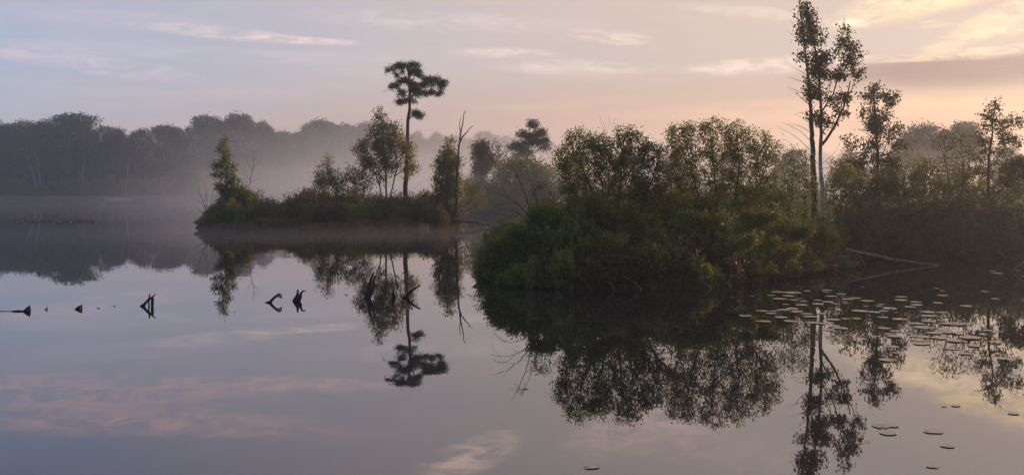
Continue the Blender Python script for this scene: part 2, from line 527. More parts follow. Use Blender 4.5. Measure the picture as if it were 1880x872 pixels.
def make_tree(name, label, cat, roots, blobs, D, n, leaves_per, leaf, leafmat, barkmat, seed,
              tip=0.006, expo=0.42, bf=0.35, up=0.6, depth=1.0, spread=2.2, cap=None, group=None,
              droop=0.0, seg=None, trunk_mat=None, dirs_up=0.0, taper=None, bare=0, length=1.45, width=0.75, flat=0.0,
              shell=0.35, extra=(), split=0, sub=0.5, join=False):
    rg = np.random.default_rng(seed)
    if split:                                # break every mass into smaller uneven clumps with gaps between
        bb = []
        for b in blobs:
            for _ in range(split):
                a = rg.uniform(0, 6.283); f = rg.random() ** 0.5 * 0.85; q = sub * rg.uniform(0.55, 1.15)
                bb.append((b[0] + b[2] * f * math.cos(a), b[1] + b[3] * f * math.sin(a), b[2] * q, b[3] * q, (b[4] if len(b) > 4 else 0) + rg.uniform(-0.7, 0.7) * b[2] * D / F))
        blobs = bb
    seg = seg or 0.009 * D
    rts = [polyline(r, seg * 1.2, seg * 0.05, rg) for r in roots]
    base = rts[0][0].copy()
    att, idx = blob_points(blobs, D, n, rg, depth, shell)
    nodes, par, term, nr = grow(rts, att, rg, bf, up, seg, droop)
    r, w = radii(par, tip, expo, cap)
    if taper:                                # explicit trunk radii
        o = 0
        for rt, (ra, rb) in zip(rts, taper):
            r[o:o + len(rt)] = np.linspace(ra, rb, len(rt)); o += len(rt)
    trunk, limbs = chains_of(nodes, par, r, w, nr)
    limbs += [(polyline(p, seg, seg * 0.06, rg), np.linspace(a, b, len(polyline(p, seg, 0, rg)))) for p, a, b in extra]
    if join: trunk, limbs = trunk + limbs, []
    t = thing(name, base, label, cat, group)
    tm = tube_mesh('trunk', [(p - base, q) for p, q in trunk], 8)
    link('trunk', tm, trunk_mat or barkmat, t)
    if limbs: link('branches', tube_mesh('branches', [(p - base, q) for p, q in limbs], 6), barkmat, t)
    if leaves_per:
        tn = nodes[term]
        k = len(tn)
        d = tn - nodes[par[term]]
        rep = rg.poisson(leaves_per, k)
        cid = np.repeat(np.arange(k), rep)
        cen = tn[cid] + rg.normal(size=(len(cid), 3)) * leaf * spread * np.array((1, 1, 0.85)) - d[cid] * rg.random((len(cid), 1)) * 0.9
        cl = rg.random(k)[cid] * 0.6 + rg.random(len(blobs))[idx[cid]] * 0.4 if len(idx) == k else rg.random(k)[cid]
        dirs = np.tile((0, 0, 1.0), (len(cid), 1))
        keep = cen[:, 2] > 0.08
        me = leaves_mesh('crown', (cen - base)[keep], leaf, rg, length, width, dirs[keep], dirs_up, cl[keep], flat)
        link('crown', me, leafmat, t)
    return t


def bare_thing(name, label, cat, lines, D, barkmat, seed, group=None, mats=None, child='branch', sides=7, base=None):
    """a thing made of hand-drawn tapering limbs: the first is its stem, the others are its branches"""
    rg = np.random.default_rng(seed)
    world = []
    for ln in lines:
        pts, ra, rb = ln[0], ln[1], ln[2]
        q = [P(p[0], p[1], D + (p[2] if len(p) > 2 else 0.0)) for p in pts]
        pl = polyline(q, 0.004 * D, 0.0003 * D, rg)
        world.append((pl, np.linspace(ra, rb, len(pl)) * rg.uniform(0.9, 1.1, len(pl))))
    b = world[0][0][0].copy()
    t = thing(name, b, label, cat, group)
    link('stem', tube_mesh('stem', [(world[0][0] - b, world[0][1])], sides), barkmat, t)
    for pl, r in world[1:]:
        link(child, tube_mesh(child, [(pl - b, r)], sides), barkmat, t)
    return t


# ------------------------------------------------------------------ ground and water
def sdf(poly, x, y):
    """signed distance, positive inside"""
    p = np.asarray(poly, float); q = np.roll(p, -1, 0)
    d = np.full(x.shape, np.inf); inside = np.zeros(x.shape, bool)
    for a, b in zip(p, q):
        e = b - a; wx = x - a[0]; wy = y - a[1]
        t = np.clip((wx * e[0] + wy * e[1]) / (e @ e), 0, 1)
        d = np.minimum(d, np.hypot(wx - e[0] * t, wy - e[1] * t))
        c = ((a[1] > y) != (b[1] > y)) & (x < (b[0] - a[0]) * (y - a[1]) / (b[1] - a[1] + 1e-12) + a[0])
        inside ^= c
    return np.where(inside, d, -d)


def wob(x, y, s):
    return (np.sin(x * 1.7 / s + 0.3) * np.cos(y * 1.3 / s + 1.1) + 0.5 * np.sin(x * 3.9 / s + y * 2.7 / s)
            + 0.3 * np.cos(x * 7.1 / s - y * 6.3 / s))


class Land:
    def __init__(s, name, poly, top, bank, cell, rough=0.06, sc=1.0):
        s.poly, s.top, s.bank, s.rough, s.sc = poly, top, bank, rough, sc
        p = np.asarray(poly); lo = p.min(0) - bank * 2; hi = p.max(0) + bank * 2
        nx, ny = int((hi[0] - lo[0]) / cell) + 2, int((hi[1] - lo[1]) / cell) + 2
        gx, gy = np.meshgrid(np.linspace(lo[0], hi[0], nx), np.linspace(lo[1], hi[1], ny))
        z = s.z(gx, gy)
        v = np.stack((gx, gy, z), -1).reshape(-1, 3)
        i = np.arange(ny - 1)[:, None] * nx + np.arange(nx - 1)[None, :]
        f = np.stack((i, i + 1, i + nx + 1, i + nx), -1).reshape(-1, 4)
        keep = v[f][:, :, 2].max(1) > -0.45
        tag(link(name, np_mesh(name, v, f[keep], smooth=True), M['ground']), kind='structure')

    def z(s, x, y):
        x = np.asarray(x, float); y = np.asarray(y, float)
        d = sdf(s.poly, x, y) + wob(x, y, s.sc) * 0.16 * s.bank
        t = np.clip((d / s.bank + 1) / 2, 0, 1); t = t * t * (3 - 2 * t)
        return -0.5 + (s.top + 0.5) * t + wob(x, y, s.sc * 0.7) * s.rough * t

    def at(s, x, y):
        return float(s.z(np.array([x]), np.array([y]))[0])


def W(px, py): 
    d = Dw(py); return ((px - 940) / F * d, d)


# lake: one sheet out to the far haze
me = bpy.data.meshes.new('water')
me.from_pydata([(-640, -60, 0), (640, -60, 0), (640, 640, 0), (-640, 640, 0)], [], [(0, 1, 2, 3)])
tag(link('water', me, M['water']), kind='structure')

near_poly = [W(884, 514), W(935, 524), W(1000, 529), W(1100, 531), W(1200, 531), W(1290, 529), W(1350, 522), W(1420, 512), W(1490, 503),
             W(1545, 494), (10.6, 32.4), (12.2, 33.8), (16, 33.6), (22, 33.0), (34, 31.5), (60, 34), (60, 60), (20, 60), (10, 52), (5.5, 44), (2.0, 36), (0.0, 30)]
near = Land('near_shore_ground', near_poly, 0.32, 0.7, 0.35)
islet_poly = [W(362, 419), W(420, 424), W(500, 426), W(600, 425), W(700, 423), W(780, 421), W(842, 417), (-2.8, 62), (-3.6, 66), (-8, 69), (-15, 68.5), (-19, 64.5)]
islet = Land('islet_ground', islet_poly, 0.35, 0.9, 0.5)
mid_poly = [(-4.8, 96), (-2, 92), (3, 90), (12, 88), (30, 84), (60, 80), (120, 78), (120, 122), (40, 122), (8, 112), (-3, 104)]
midl = Land('middle_shore_ground', mid_poly, 0.4, 1.5, 1.2, sc=2)
far_poly = [(-300, 172), (-110, 176), (-90, 178), (-58, 178), (-52, 190), (-45, 222), (-30, 250), (0, 262), (40, 250), (70, 190), (120, 160), (320, 140), (320, 600), (-300, 600)]
farl = Land('far_shore_ground', far_poly, 0.7, 2.5, 4.0, 0.15, sc=6)

# ------------------------------------------------------------------ far wood
def far_tree_proto(name, seed, kind):
    """a 10 m tall tree at the origin"""
    rg = np.random.default_rng(seed)
    t = thing(name, (0, 0, 0), 'x', 'tree')
    if kind == 'pine':
        blobs = [(0, 0, 8.9, 2.2, 0.7), (1.1, 0.4, 8.2, 1.6, 0.6), (-1.3, -0.3, 7.7, 1.7, 0.6), (0.6, -0.9, 7.0, 1.8, 0.6), (-0.5, 0.8, 6.4, 1.5, 0.5), (1.7, -0.2, 6.9, 1.1, 0.5)]
    else:
        blobs = [(0, 0, 6.4, 2.2, 2.4)]
        for i in range(13):
            a = rg.uniform(0, 6.283); h = rg.uniform(2.6, 8.6)
            rr = 2.3 * math.sin(math.pi * min(1, (h - 0.2) / 9.2)) ** 0.6
            blobs.append((rr * math.cos(a), rr * math.sin(a), h, rg.uniform(0.8, 1.35), rg.uniform(0.7, 1.1)))
        blobs.append((rg.uniform(-.6, .6), 0, 9.0, 1.3, 1.0))
    cs = []
    for x, y, z, r, h in blobs:
        k = int(700 * r)
        q = rg.normal(size=(k, 3)); q /= np.linalg.norm(q, axis=1, keepdims=True)
        q *= (0.55 + 0.45 * rg.random((k, 1))) * (1 + 0.18 * rg.normal(size=(k, 1)))
        cs.append(q * (r, r, h) + (x, y, z))
    cen = np.concatenate(cs)
    tr = polyline([(0, 0, -0.2), (rg.uniform(-.1, .1), 0, 3), (rg.uniform(-.2, .2), 0, 6), (0, 0, 8.5)], 0.6, 0.03, rg)
    ch = [(tr, np.linspace(0.17, 0.04, len(tr)))]
    for x, y, z, r, h in blobs[1:]:
        k = int(np.clip(z * 0.62 / 8.5 * len(tr), 1, len(tr) - 1))
        pl = polyline([tr[k], (x * .6, y * .6, z - h * .6), (x, y, z)], 0.5, 0.03, rg); ch.append((pl, np.linspace(0.07, 0.02, len(pl))))
    link('trunk', tube_mesh('trunk', ch[:1]), M['bark'], t); link('branches', tube_mesh('branches', ch[1:]), M['bark'], t)
    link('crown', leaves_mesh('crown', cen, 0.17, rg, 1.3, 0.9), M['pine' if kind == 'pine' else 'wood'], t)
    return t


protos = [far_tree_proto('woodland_tree', 100 + i, 'leaf') for i in range(5)]
pprotos = [far_tree_proto('pine_tree', 120, 'pine')]
used = set()
TOP = [(-250, 225), (-60, 218), (0, 213), (60, 216), (100, 223), (135, 214), (165, 233), (187, 240), (215, 227), (240, 238), (280, 229), (312, 225), (336, 240),
       (352, 226), (380, 214), (430, 215), (470, 221), (510, 233), (545, 240), (575, 229), (602, 223), (627, 241), (655, 236), (690, 240), (760, 248), (830, 247),
       (875, 247), (920, 253), (970, 262), (1050, 266), (1200, 270), (1350, 268), (1440, 264), (1480, 272), (1560, 275), (1650, 262), (1720, 262), (1800, 268), (1900, 265), (2200, 260)]
DIST = [(-250, 186), (330, 188), (350, 232), (520, 262), (640, 300), (900, 318), (1200, 310), (1500, 250), (1700, 220), (2200, 200)]


def place_tree(src, x, y, H, label, group, sx=1.0, z0=None):
    s = H / 10.0
    z = farl.at(x, y) - 0.05 if z0 is None else z0
    sc = (s * sx, s * sx, s)
    if src.name not in used:
        used.add(src.name); src.location = (x, y, z); src.scale = sc; src.rotation_euler = (0, 0, rnd.uniform(0, 6.28)); o = src
        o['label'] = label; o['group'] = group
    else:
        o = copy_thing(src, (x, y, z), rnd.uniform(0, 6.28), sc, label, group)
    return o


px = -240.0
tops = np.array(TOP, float); dist = np.array(DIST, float)
while px < 2150:
    D = float(np.interp(px, dist[:, 0], dist[:, 1]))
    for row in range(3 if px < 1010 else 2):
        Dr = D + row * 11 + rnd.uniform(-3, 3)
        q = px + rnd.uniform(-14, 14)
        top = float(np.interp(q, tops[:, 0], tops[:, 1])) + (rnd.uniform(-5, 7) if row == 0 else rnd.uniform(2, 16))
        if px < 345: top += 6
        H = EYE + (HOR - top) / F * Dr
        rw = ('front-row', 'second-row', 'hindmost')[row]
        if px < 345:
            grp = 'leafy trees of the dark wood on the far shore'
            lab = rw + ' dark leafy tree of the far wood ' + ('outside the forked pale trunk' if q < 50 else 'around the round-headed pine' if q < 190 else 'behind the sandy patch' if q < 265 else 'between the sandy patch and the islet tip')
        elif px < 900:
            grp = 'leafy trees of the misty wood behind the islet'
            lab = rw + ' blue-grey leafy tree of the misty wood ' + ('behind the slim young tree' if q < 510 else 'behind the pointed bush' if q < 650 else 'behind the tall islet pine' if q < 800 else 'behind the dead islet trunk')
        else:
            grp = 'faint trees of the farthest wood'
            lab = rw + ' faint hazy tree of the farthest wood ' + ('behind the tiered misty pine' if q < 1020 else 'behind the two round bushes' if q < 1440 else 'behind the birch' if q < 1640 else 'behind the right-hand thicket')
        place_tree(rnd.choice(protos), (q - 940) / F * Dr, Dr, H * rnd.choice((1, 1, 1, 1.05, 0.93)), lab, grp, rnd.uniform(0.72, 1.25))
    px += 36 if px < 345 else (30 if px < 1010 else 44)
# round-headed pines that stand out of the wood
for qx, top, D, H0_, lab in [(137, 208, 184, None, 'dark round-headed pine rising above the far left wood')]:
    place_tree(pprotos[0], (qx - 940) / F * D, D, EYE + (HOR - top) / F * D, lab, 'pines standing out of the far wood', 1.25)


for sd_, tr, bl, lab in [
    (150, [(1684, 380), (1686, 300), (1690, 238)], [(1690, 238, 24, 10), (1678, 252, 20, 12), (1704, 246, 14, 9), (1712, 262, 8, 14), (1690, 266, 30, 14), (1672, 284, 24, 16), (1700, 290, 26, 16), (1716, 238, 7, 10)], 'hazy umbrella-shaped pine above the thicket beside the round-topped tree'),
    (151, [(1772, 380), (1771, 300), (1770, 236)], [(1770, 234, 22, 9), (1785, 246, 18, 11), (1755, 248, 16, 10), (1775, 262, 30, 13), (1760, 282, 26, 14), (1795, 280, 18, 14)], 'hazy broad-headed pine behind the dark-leaved small tree'),
    (152, [(1735, 380), (1736, 300), (1738, 248)], [(1738, 248, 16, 8), (1728, 262, 18, 11), (1748, 266, 16, 11), (1736, 284, 26, 14)], 'smaller hazy pine between two paler pines behind the sparse bush')]:
    D = 118.0
    b = P(tr[0][0], tr[0][1], D); b[2] = midl.at(b[0], D) - 0.05
    make_tree('pine_tree', lab, 'tree', [[b] + [P(a, c, D) for a, c in tr[1:]]], bl, D, 240, 30, 0.22, M['pine'], M['bark_pine'], sd_, tip=0.02, spread=1.5, seg=0.9, group='pines standing out of the far wood')


# shrubs: upright leafy shoots
def shrub_proto(name, seed, leafmat, n_shoot, leaf, H=1.0, Rr=0.75, per=22, mat_bark='bark'):
    """a shrub 1 m tall"""
    rg = np.random.default_rng(seed)
    t = thing(name, (0, 0, 0), 'x', 'shrub')
    ch, cs, dr, cl = [], [], [], []
    lob = rg.uniform(0, 6.283, 4); la = rg.uniform(0.10, 0.26, 4)
    for i in range(n_shoot):
        a = rg.uniform(0, 6.283); f = rg.random() ** 0.6
        lobe = 1 + sum(la[k] * math.sin((k + 2) * a + lob[k]) for k in range(4))
        rr = Rr * f * lobe
        h = H * (1 - 0.62 * f ** 2.4) * rg.uniform(0.72, 1.05)
        h *= rg.choice((1.0, 0.9, 1.22, 0.65, 0.8))
        tipp = np.array((rr * math.cos(a), rr * math.sin(a), h))
        b = np.array((rr * 0.25 * math.cos(a), rr * 0.25 * math.sin(a), -0.05))
        kn = b + (tipp - b) * 0.5 + np.array((math.cos(a), math.sin(a), -0.3)) * rr * 0.18
        pl = polyline([b, kn, tipp], 0.14, 0.008, rg)
        if i % 2 == 0: ch.append((pl, np.linspace(0.011, 0.003, len(pl))))
        m = rg.poisson(per)
        s = 1.03 - rg.exponential(0.16, m); s = np.clip(s, 0.15, 1.03)
        q = np.stack([np.interp(s, np.linspace(0, 1, len(pl)), pl[:, k]) for k in range(3)], 1)
        cs.append(q + rg.normal(size=(m, 3)) * 0.05)
        d = (tipp - kn); d /= np.linalg.norm(d); dr.append(np.tile(d, (m, 1)))
        cl.append(np.full(m, rg.random() * 1.3 - 0.15))
    link('stems', tube_mesh('stems', ch), M[mat_bark], t)
    cen = np.concatenate(cs); keep = cen[:, 2] > 0.02
    link('foliage', leaves_mesh('foliage', cen[keep], leaf, rg, 1.7, 0.7, np.concatenate(dr)[keep], 0.45, np.concatenate(cl)[keep]), leafmat, t)
    return t


sh_g = [shrub_proto('shrub', 200 + i, M['shrub'], 210, 0.044, per=30) for i in range(6)]
sh_b = [shrub_proto('shrub', 210 + i, M['shrub_brown'], 200, 0.044, per=28) for i in range(3)]
sh_w = [shrub_proto('shrub', 230 + i, M[m_], 95, 0.08, per=17) for i, m_ in enumerate(('shrub', 'shrub_brown', 'shrub', 'shrub_brown'))]
sh_f = [shrub_proto('bush', 220 + i, M['olive'], 200, 0.062, per=16) for i in range(3)]


def place_shrub(src, x, y, z, H, wid, label, group):
    sc = (wid, wid, H)
    if src.name not in used:
        used.add(src.name); src.location = (x, y, z); src.scale = sc; src.rotation_euler = (0, 0, rnd.uniform(0, 6.28)); src['label'] = label; src['group'] = group
        return src
    return copy_thing(src, (x, y, z), rnd.uniform(0, 6.28), sc, label, group)


def interp(tab, v):
    t = np.array(tab, float); return float(np.interp(v, t[:, 0], t[:, 1]))


# undergrowth along the far shore
for px in range(-60, 350, 15):
    for back in (0, 1):
        D = rnd.uniform(181, 185) + back * 16
        x = (px + back * 7 + rnd.uniform(-5, 5) - 940) / F * D
        place_shrub(rnd.choice(sh_f), x, D, farl.at(x, D) - 0.05, rnd.uniform(1.4, 2.6) + back * 2.4, rnd.uniform(2.0, 2.8) + back * 1.2,
                    ('low bush at the water under the trees' if not back else 'tall bush filling the gaps between the trunks') + ' of the far wood ' + ('beside the pale trunks' if px < 190 else 'by the sandy patch' if px < 270 else 'toward the islet tip'), 'bushes along the far shore')
for px in range(352, 1000, 15):
    D = float(np.interp(px, dist[:, 0], dist[:, 1])) - 4
    x = (px - 940) / F * D
    place_shrub(rnd.choice(sh_f), x, D, farl.at(x, D) - 0.05, rnd.uniform(4, 6.5), rnd.uniform(4, 5), 'misty bush at the foot of the wood ' + ('behind the slim young tree' if px < 510 else 'behind the pointed bush' if px < 650 else 'behind the tall islet pine' if px < 800 else 'behind the tiered pine'), 'bushes at the foot of the misty wood')

# ------------------------------------------------------------------ middle shore (misty clump)
def mid_z(px, D): return midl.at((px - 940) / F * D, D)
def gbase(land, px, D, dy=0.0):
    x = (px - 940) / F * D; return np.array((x, D + dy, land.at(x, D + dy) - 0.05))


make_tree('round_tree', 'small round-crowned tree in the mist between the islet and the near bank', 'tree',
          [[gbase(midl, 884, 97), P(886, 340, 97), P(886, 280, 97)]],
          [(884, 276, 16, 15), (890, 296, 15, 16), (880, 312, 12, 14)], 97, 150, 26, 0.16, M['birch'], M['bark'], 301, tip=0.012, spread=2.0)
make_tree('thin_birch', 'thin airy birch beside the round-crowned tree in the mist', 'tree',
          [[gbase(midl, 908, 98), P(912, 330, 98), P(918, 265, 98)]],
          [(915, 270, 9, 14), (906, 298, 12, 18), (922, 300, 12, 20), (915, 330, 18, 16)], 98, 150, 8, 0.14, M['olive'], M['bark_pale'], 302, tip=0.012, spread=2.4)
make_tree('pine_tree', 'misty pine with tiered crown between the islet and the near bank', 'tree',
          [[gbase(midl, 962, 99), P(966, 320, 99), P(972, 232, 99)]],
          [(976, 226, 17, 6), (990, 243, 13, 7), (962, 250, 20, 9), (982, 262, 24, 8), (950, 270, 22, 8), (962, 284, 30, 8), (1000, 270, 10, 6)], 99, 280, 26, 0.15, M['pine'], M['bark_pine'], 303, split=3, sub=0.55,
          tip=0.014, spread=1.5, width=0.5, depth=0.7, dirs_up=0.25)
for i, (bl, lab) in enumerate([
    ([(940, 318, 26, 26), (965, 310, 24, 28), (990, 322, 20, 28)], 'rounded misty bush in front of the tiered pine'),
    ([(875, 350, 24, 26), (900, 356, 22, 22)], 'misty bush at the foot of the round-crowned tree'),
    ([(930, 355, 30, 26), (965, 352, 30, 30), (1005, 340, 30, 34)], 'broad low misty bush along the shore below the tiered pine')]):
    cxm = sum(b[0] for b in bl) / len(bl)
    make_tree('misty_bush', lab, 'bush', [[gbase(midl, cxm - 6, 94), P(cxm - 6, 365, 94)], [gbase(midl, cxm + 8, 94), P(cxm + 10, 362, 94)]], bl, 94, 260, 20, 0.16, M['olive'], M['bark'], 310 + i, tip=0.012)
for px in list(range(868, 1040, 16)) + list(range(1050, 1500, 34)):
    D = 93 + rnd.uniform(0, 2) if px < 1040 else 92
    x = (px - 940) / F * D
    place_shrub(rnd.choice(sh_f), x, D, midl.at(x, D) - 0.05, rnd.uniform(1.4, 2.2), rnd.uniform(1.6, 2.2), 'low misty shrub on the shore below the tiered pine', 'shrubs on the middle shore')
for px, top in [(1060, 285), (1150, 280), (1240, 285), (1340, 282), (1460, 280), (1560, 285), (1660, 275), (1750, 280), (1850, 275), (1950, 270)]:
    D = 104
    place_tree(rnd.choice(protos), (px - 940) / F * D, D, EYE + (HOR - top) / F * D, 'hazy tree glimpsed through the bushes of the near bank', 'hazy trees behind the near bank', 1.2, z0=midl.at((px - 940) / F * D, D) - 0.05)

# ------------------------------------------------------------------ islet
PINE_D = 62.5
make_tree('pine_tree', 'tall slender pine with dark layered crown on the islet', 'tree',
          [[gbase(islet, 744, PINE_D), P(746, 320, PINE_D), P(748, 260, PINE_D), P(752, 190, PINE_D), P(753, 150, PINE_D), P(748, 122, PINE_D)]],
          [(742, 121, 29, 9), (722, 133, 17, 8), (764, 138, 16, 9), (790, 146, 20, 8), (803, 155, 17, 9), (774, 157, 24, 8), (740, 153, 24, 8), (722, 158, 12, 5), (800, 172, 17, 7), (765, 170, 22, 8, -0.4),
           (735, 171, 12, 6), (730, 186, 12, 4), (748, 186, 14, 4), (768, 213, 12, 6), (762, 208, 6, 4)], PINE_D, 620, 30, 0.075, M['pine'], M['bark_pine'], 401, split=5, sub=0.52,
          tip=0.009, expo=0.36, spread=1.5, length=2.0, width=0.38, depth=0.8, dirs_up=0.3, shell=0.1, taper=[(0.17, 0.06)], cap=0.08, up=0.1,
          extra=[([P(752, 178, PINE_D), P(725, 165, PINE_D), P(701, 168, PINE_D)], 0.02, 0.006), ([P(720, 160, PINE_D), P(706, 166, PINE_D), P(700, 173, PINE_D)], 0.012, 0.005),
                 ([P(751, 205, PINE_D), P(760, 200, PINE_D), P(767, 210, PINE_D)], 0.03, 0.015)])
make_tree('leafy_tree', 'airy leafy tree leaning against the tall islet pine', 'tree',
          [[gbase(islet, 711, 61.5), P(709, 320, 61.5), P(703, 270, 61.5), P(699, 205, 61.5)], [gbase(islet, 713, 61.6), P(722, 318, 61.6), P(738, 285, 61.6)], [gbase(islet, 710, 61.4), P(694, 325, 61.4), P(672, 280, 61.4)]],
          [(699, 210, 7, 13), (692, 236, 14, 14), (712, 240, 12, 18), (728, 238, 9, 14), (680, 262, 17, 12), (706, 268, 20, 18), (732, 268, 15, 18), (662, 276, 14, 12), (690, 296, 22, 15), (720, 300, 18, 14), (752, 280, 12, 14), (752, 308, 14, 14), (668, 300, 12, 12), (700, 325, 14, 8)],
          61.5, 560, 15, 0.10, M['olive'], M['bark'], 402, tip=0.007, spread=1.9, up=1.2, bf=0.45)
make_tree('leafy_bush', 'loose pale green bush just left of the leaning leafy tree', 'bush',
          [[gbase(islet, 655, 61), P(652, 345, 61), P(648, 318, 61)], [gbase(islet, 664, 61), P(668, 335, 61)]],
          [(650, 322, 16, 16), (636, 330, 10, 12), (672, 328, 14, 16), (655, 345, 20, 10), (640, 312, 6, 10)], 61, 150, 12, 0.09, M['olive'], M['bark'], 403, tip=0.006, up=1.0)
make_tree('leafy_bush', 'pointed bush with bare stems in the middle of the islet', 'bush',
          [[gbase(islet, 604, 60.5), P(603, 330, 60.5), P(601, 290, 60.5)], [gbase(islet, 615, 60.5), P(618, 330, 60.5), P(622, 300, 60.5)], [gbase(islet, 595, 60.5), P(590, 335, 60.5), P(583, 312, 60.5)]],
          [(601, 294, 8, 11), (597, 315, 15, 13), (614, 322, 10, 14), (600, 338, 22, 12), (622, 342, 14, 14), (582, 330, 9, 13)], 60.5, 190, 12, 0.09, M['olive'], M['bark'], 404, tip=0.006, up=1.3, spread=1.8)
make_tree('young_tree', 'slim young tree with rusty green leaves at the tip of the islet', 'tree',
          [[gbase(islet, 417, 60), P(415, 340, 60), P(411, 290, 60), P(412, 256, 60), P(415, 236, 60)]],
          [(412, 261, 8, 7), (408, 275, 9, 8), (417, 284, 9, 8), (400, 303, 11, 7), (410, 300, 10, 9), (424, 308, 9, 8), (397, 318, 8, 6), (415, 322, 14, 10), (430, 330, 9, 8), (412, 343, 18, 10), (436, 346, 14, 10), (420, 360, 26, 10), (445, 358, 18, 12)],
          60, 330, 15, 0.095, M['bush'], M['bark'], 405, tip=0.005, spread=1.5, up=1.0)
make_tree('leafy_tree', 'bushy dull green tree standing beside the dead trunk on the islet', 'tree',
          [[gbase(islet, 820, 60), P(822, 330, 60), P(825, 262, 60)], [gbase(islet, 812, 60), P(808, 330, 60), P(806, 300, 60)]],
          [(825, 264, 7, 11), (818, 282, 11, 12), (832, 286, 9, 14), (808, 300, 11, 12), (824, 306, 16, 14), (840, 300, 7, 12), (815, 328, 20, 14), (835, 330, 14, 16), (822, 352, 24, 14), (842, 360, 12, 16)],
          60, 420, 16, 0.10, M['olive'], M['bark'], 406, tip=0.006, spread=1.8, up=1.2)
make_tree('willow_bush', 'wispy drooping bush behind the half-sunk log at the end of the islet', 'bush',
          [[gbase(islet, 838, 62.5), P(850, 362, 62.5), P(868, 345, 62.5)], [gbase(islet, 840, 62.5), P(856, 372, 62.5), P(880, 372, 62.5)]],
          [(862, 340, 12, 14), (874, 352, 14, 14), (856, 362, 12, 14), (882, 372, 12, 10), (868, 378, 10, 8)], 62.5, 130, 9, 0.085, M['olive'], M['bark'], 407, tip=0.005, spread=2.0)
bare_thing('dead_tree', 'dead leafless trunk with forked top at the end of the islet', 'dead tree',
           [([(836, 412), (838, 360), (840, 310), (843, 265), (846, 240), (851, 222), (854, 203)], 0.13, 0.02),
            ([(844, 262), (850, 251), (860, 240), (868, 231)], 0.05, 0.015), ([(846, 244), (842, 232), (846, 216)], 0.03, 0.012), ([(842, 280), (836, 272)], 0.03, 0.012), ([(841, 300), (848, 292)], 0.03, 0.012),
            ([(839, 340), (832, 331)], 0.03, 0.01)], 59.5, M['bark'], 408)
bare_thing('bare_sapling', 'bare leafless sapling beside the slim young tree on the islet', 'sapling',
           [([(452, 390), (456, 350), (461, 325), (465, 305), (467, 288), (465, 277)], 0.035, 0.006), ([(463, 312), (455, 303), (453, 290)], 0.012, 0.005), ([(464, 308), (474, 300), (480, 292)], 0.012, 0.005),
            ([(460, 330), (449, 323), (446, 312)], 0.012, 0.005), ([(459, 335), (470, 330), (477, 322)], 0.012, 0.005), ([(466, 295), (472, 286)], 0.008, 0.004)], 60.5, M['bark'], 409)
bare_thing('bare_shrub', 'tangle of bare twigs at the outer tip of the islet', 'shrub',
           [([(384, 410), (378, 385), (370, 362), (362, 340)], 0.03, 0.006), ([(383, 405), (374, 392), (364, 384), (352, 378)], 0.02, 0.005), ([(380, 392), (380, 365), (377, 338)], 0.02, 0.005), ([(386, 405), (388, 372), (392, 345)], 0.02, 0.005),
            ([(378, 385), (368, 372), (356, 366)], 0.014, 0.004), ([(374, 372), (380, 352), (388, 340)], 0.012, 0.004), ([(370, 362), (360, 352), (352, 350)], 0.01, 0.004)], 58.6, M['bark'], 410)
bare_thing('low_branch', 'dark low branch dipping into the water at the outer tip of the islet', 'branch',
           [([(392, 412), (378, 416), (368, 416), (360, 417)], 0.09, 0.05), ([(366, 416), (362, 409), (360, 404)], 0.03, 0.012), ([(380, 415), (376, 408)], 0.03, 0.012)], 58.2, M['wet'], 411)
bare_thing('half_sunk_log', 'dark fallen log reaching from the islet into the water', 'log',
           [([(834, 402), (850, 406), (872, 408), (886, 411), (900, 412), (912, 415), (924, 417.5)], 0.13, 0.05), ([(884, 411), (888, 415), (890, 418)], 0.05, 0.03), ([(893, 412), (899, 415), (902, 418)], 0.05, 0.03)], 59, M['bark_grey'], 412)
bare_thing('slanting_stick', 'thin pale stick slanting into the water below the tall pine', 'stick', [([(676, 404), (684, 412), (692, 420)], 0.03, 0.02)], 56.6, M['bark_pale'], 413)
tip_top = [(372, 408), (385, 392), (400, 372), (430, 352), (470, 362), (500, 370), (545, 362), (560, 352), (590, 352), (630, 355), (690, 360), (760, 362), (800, 355), (830, 368), (846, 398)]
for row, (D, k, st) in enumerate([(58.2, 0.62, 20), (60.2, 0.88, 22), (62.8, 1.0, 24)]):
    px = 384 + row * 7
    while px < 838:
        q = px + rnd.uniform(-4, 4); d = D + rnd.uniform(-0.5, 0.5)
        x = (q - 940) / F * d
        if islet.at(x, d) > 0.05:
            top = interp(tip_top, q) + rnd.uniform(-4, 6)
            z = islet.at(x, d) - 0.05
            H = max(0.5, (EYE - (top - HOR) / F * d - z) * k)
            place_shrub(rnd.choice(sh_b + sh_f[:1]) if rnd.random() < (0.55 if q < 560 else 0.8) else rnd.choice(sh_g + sh_f), x, d, z, H, max(0.95, H * rnd.uniform(0.85, 1.15)),
                        ('short shrub at the waterline', 'heathy shrub of the middle cover', 'taller shrub of the back cover')[row] + ' of the islet ' + ('below the slim young tree' if q < 490 else 'near the pointed bush' if q < 650 else 'at the foot of the tall pine' if q < 785 else 'beside the dead trunk'), 'low shrubs covering the islet')
        px += st

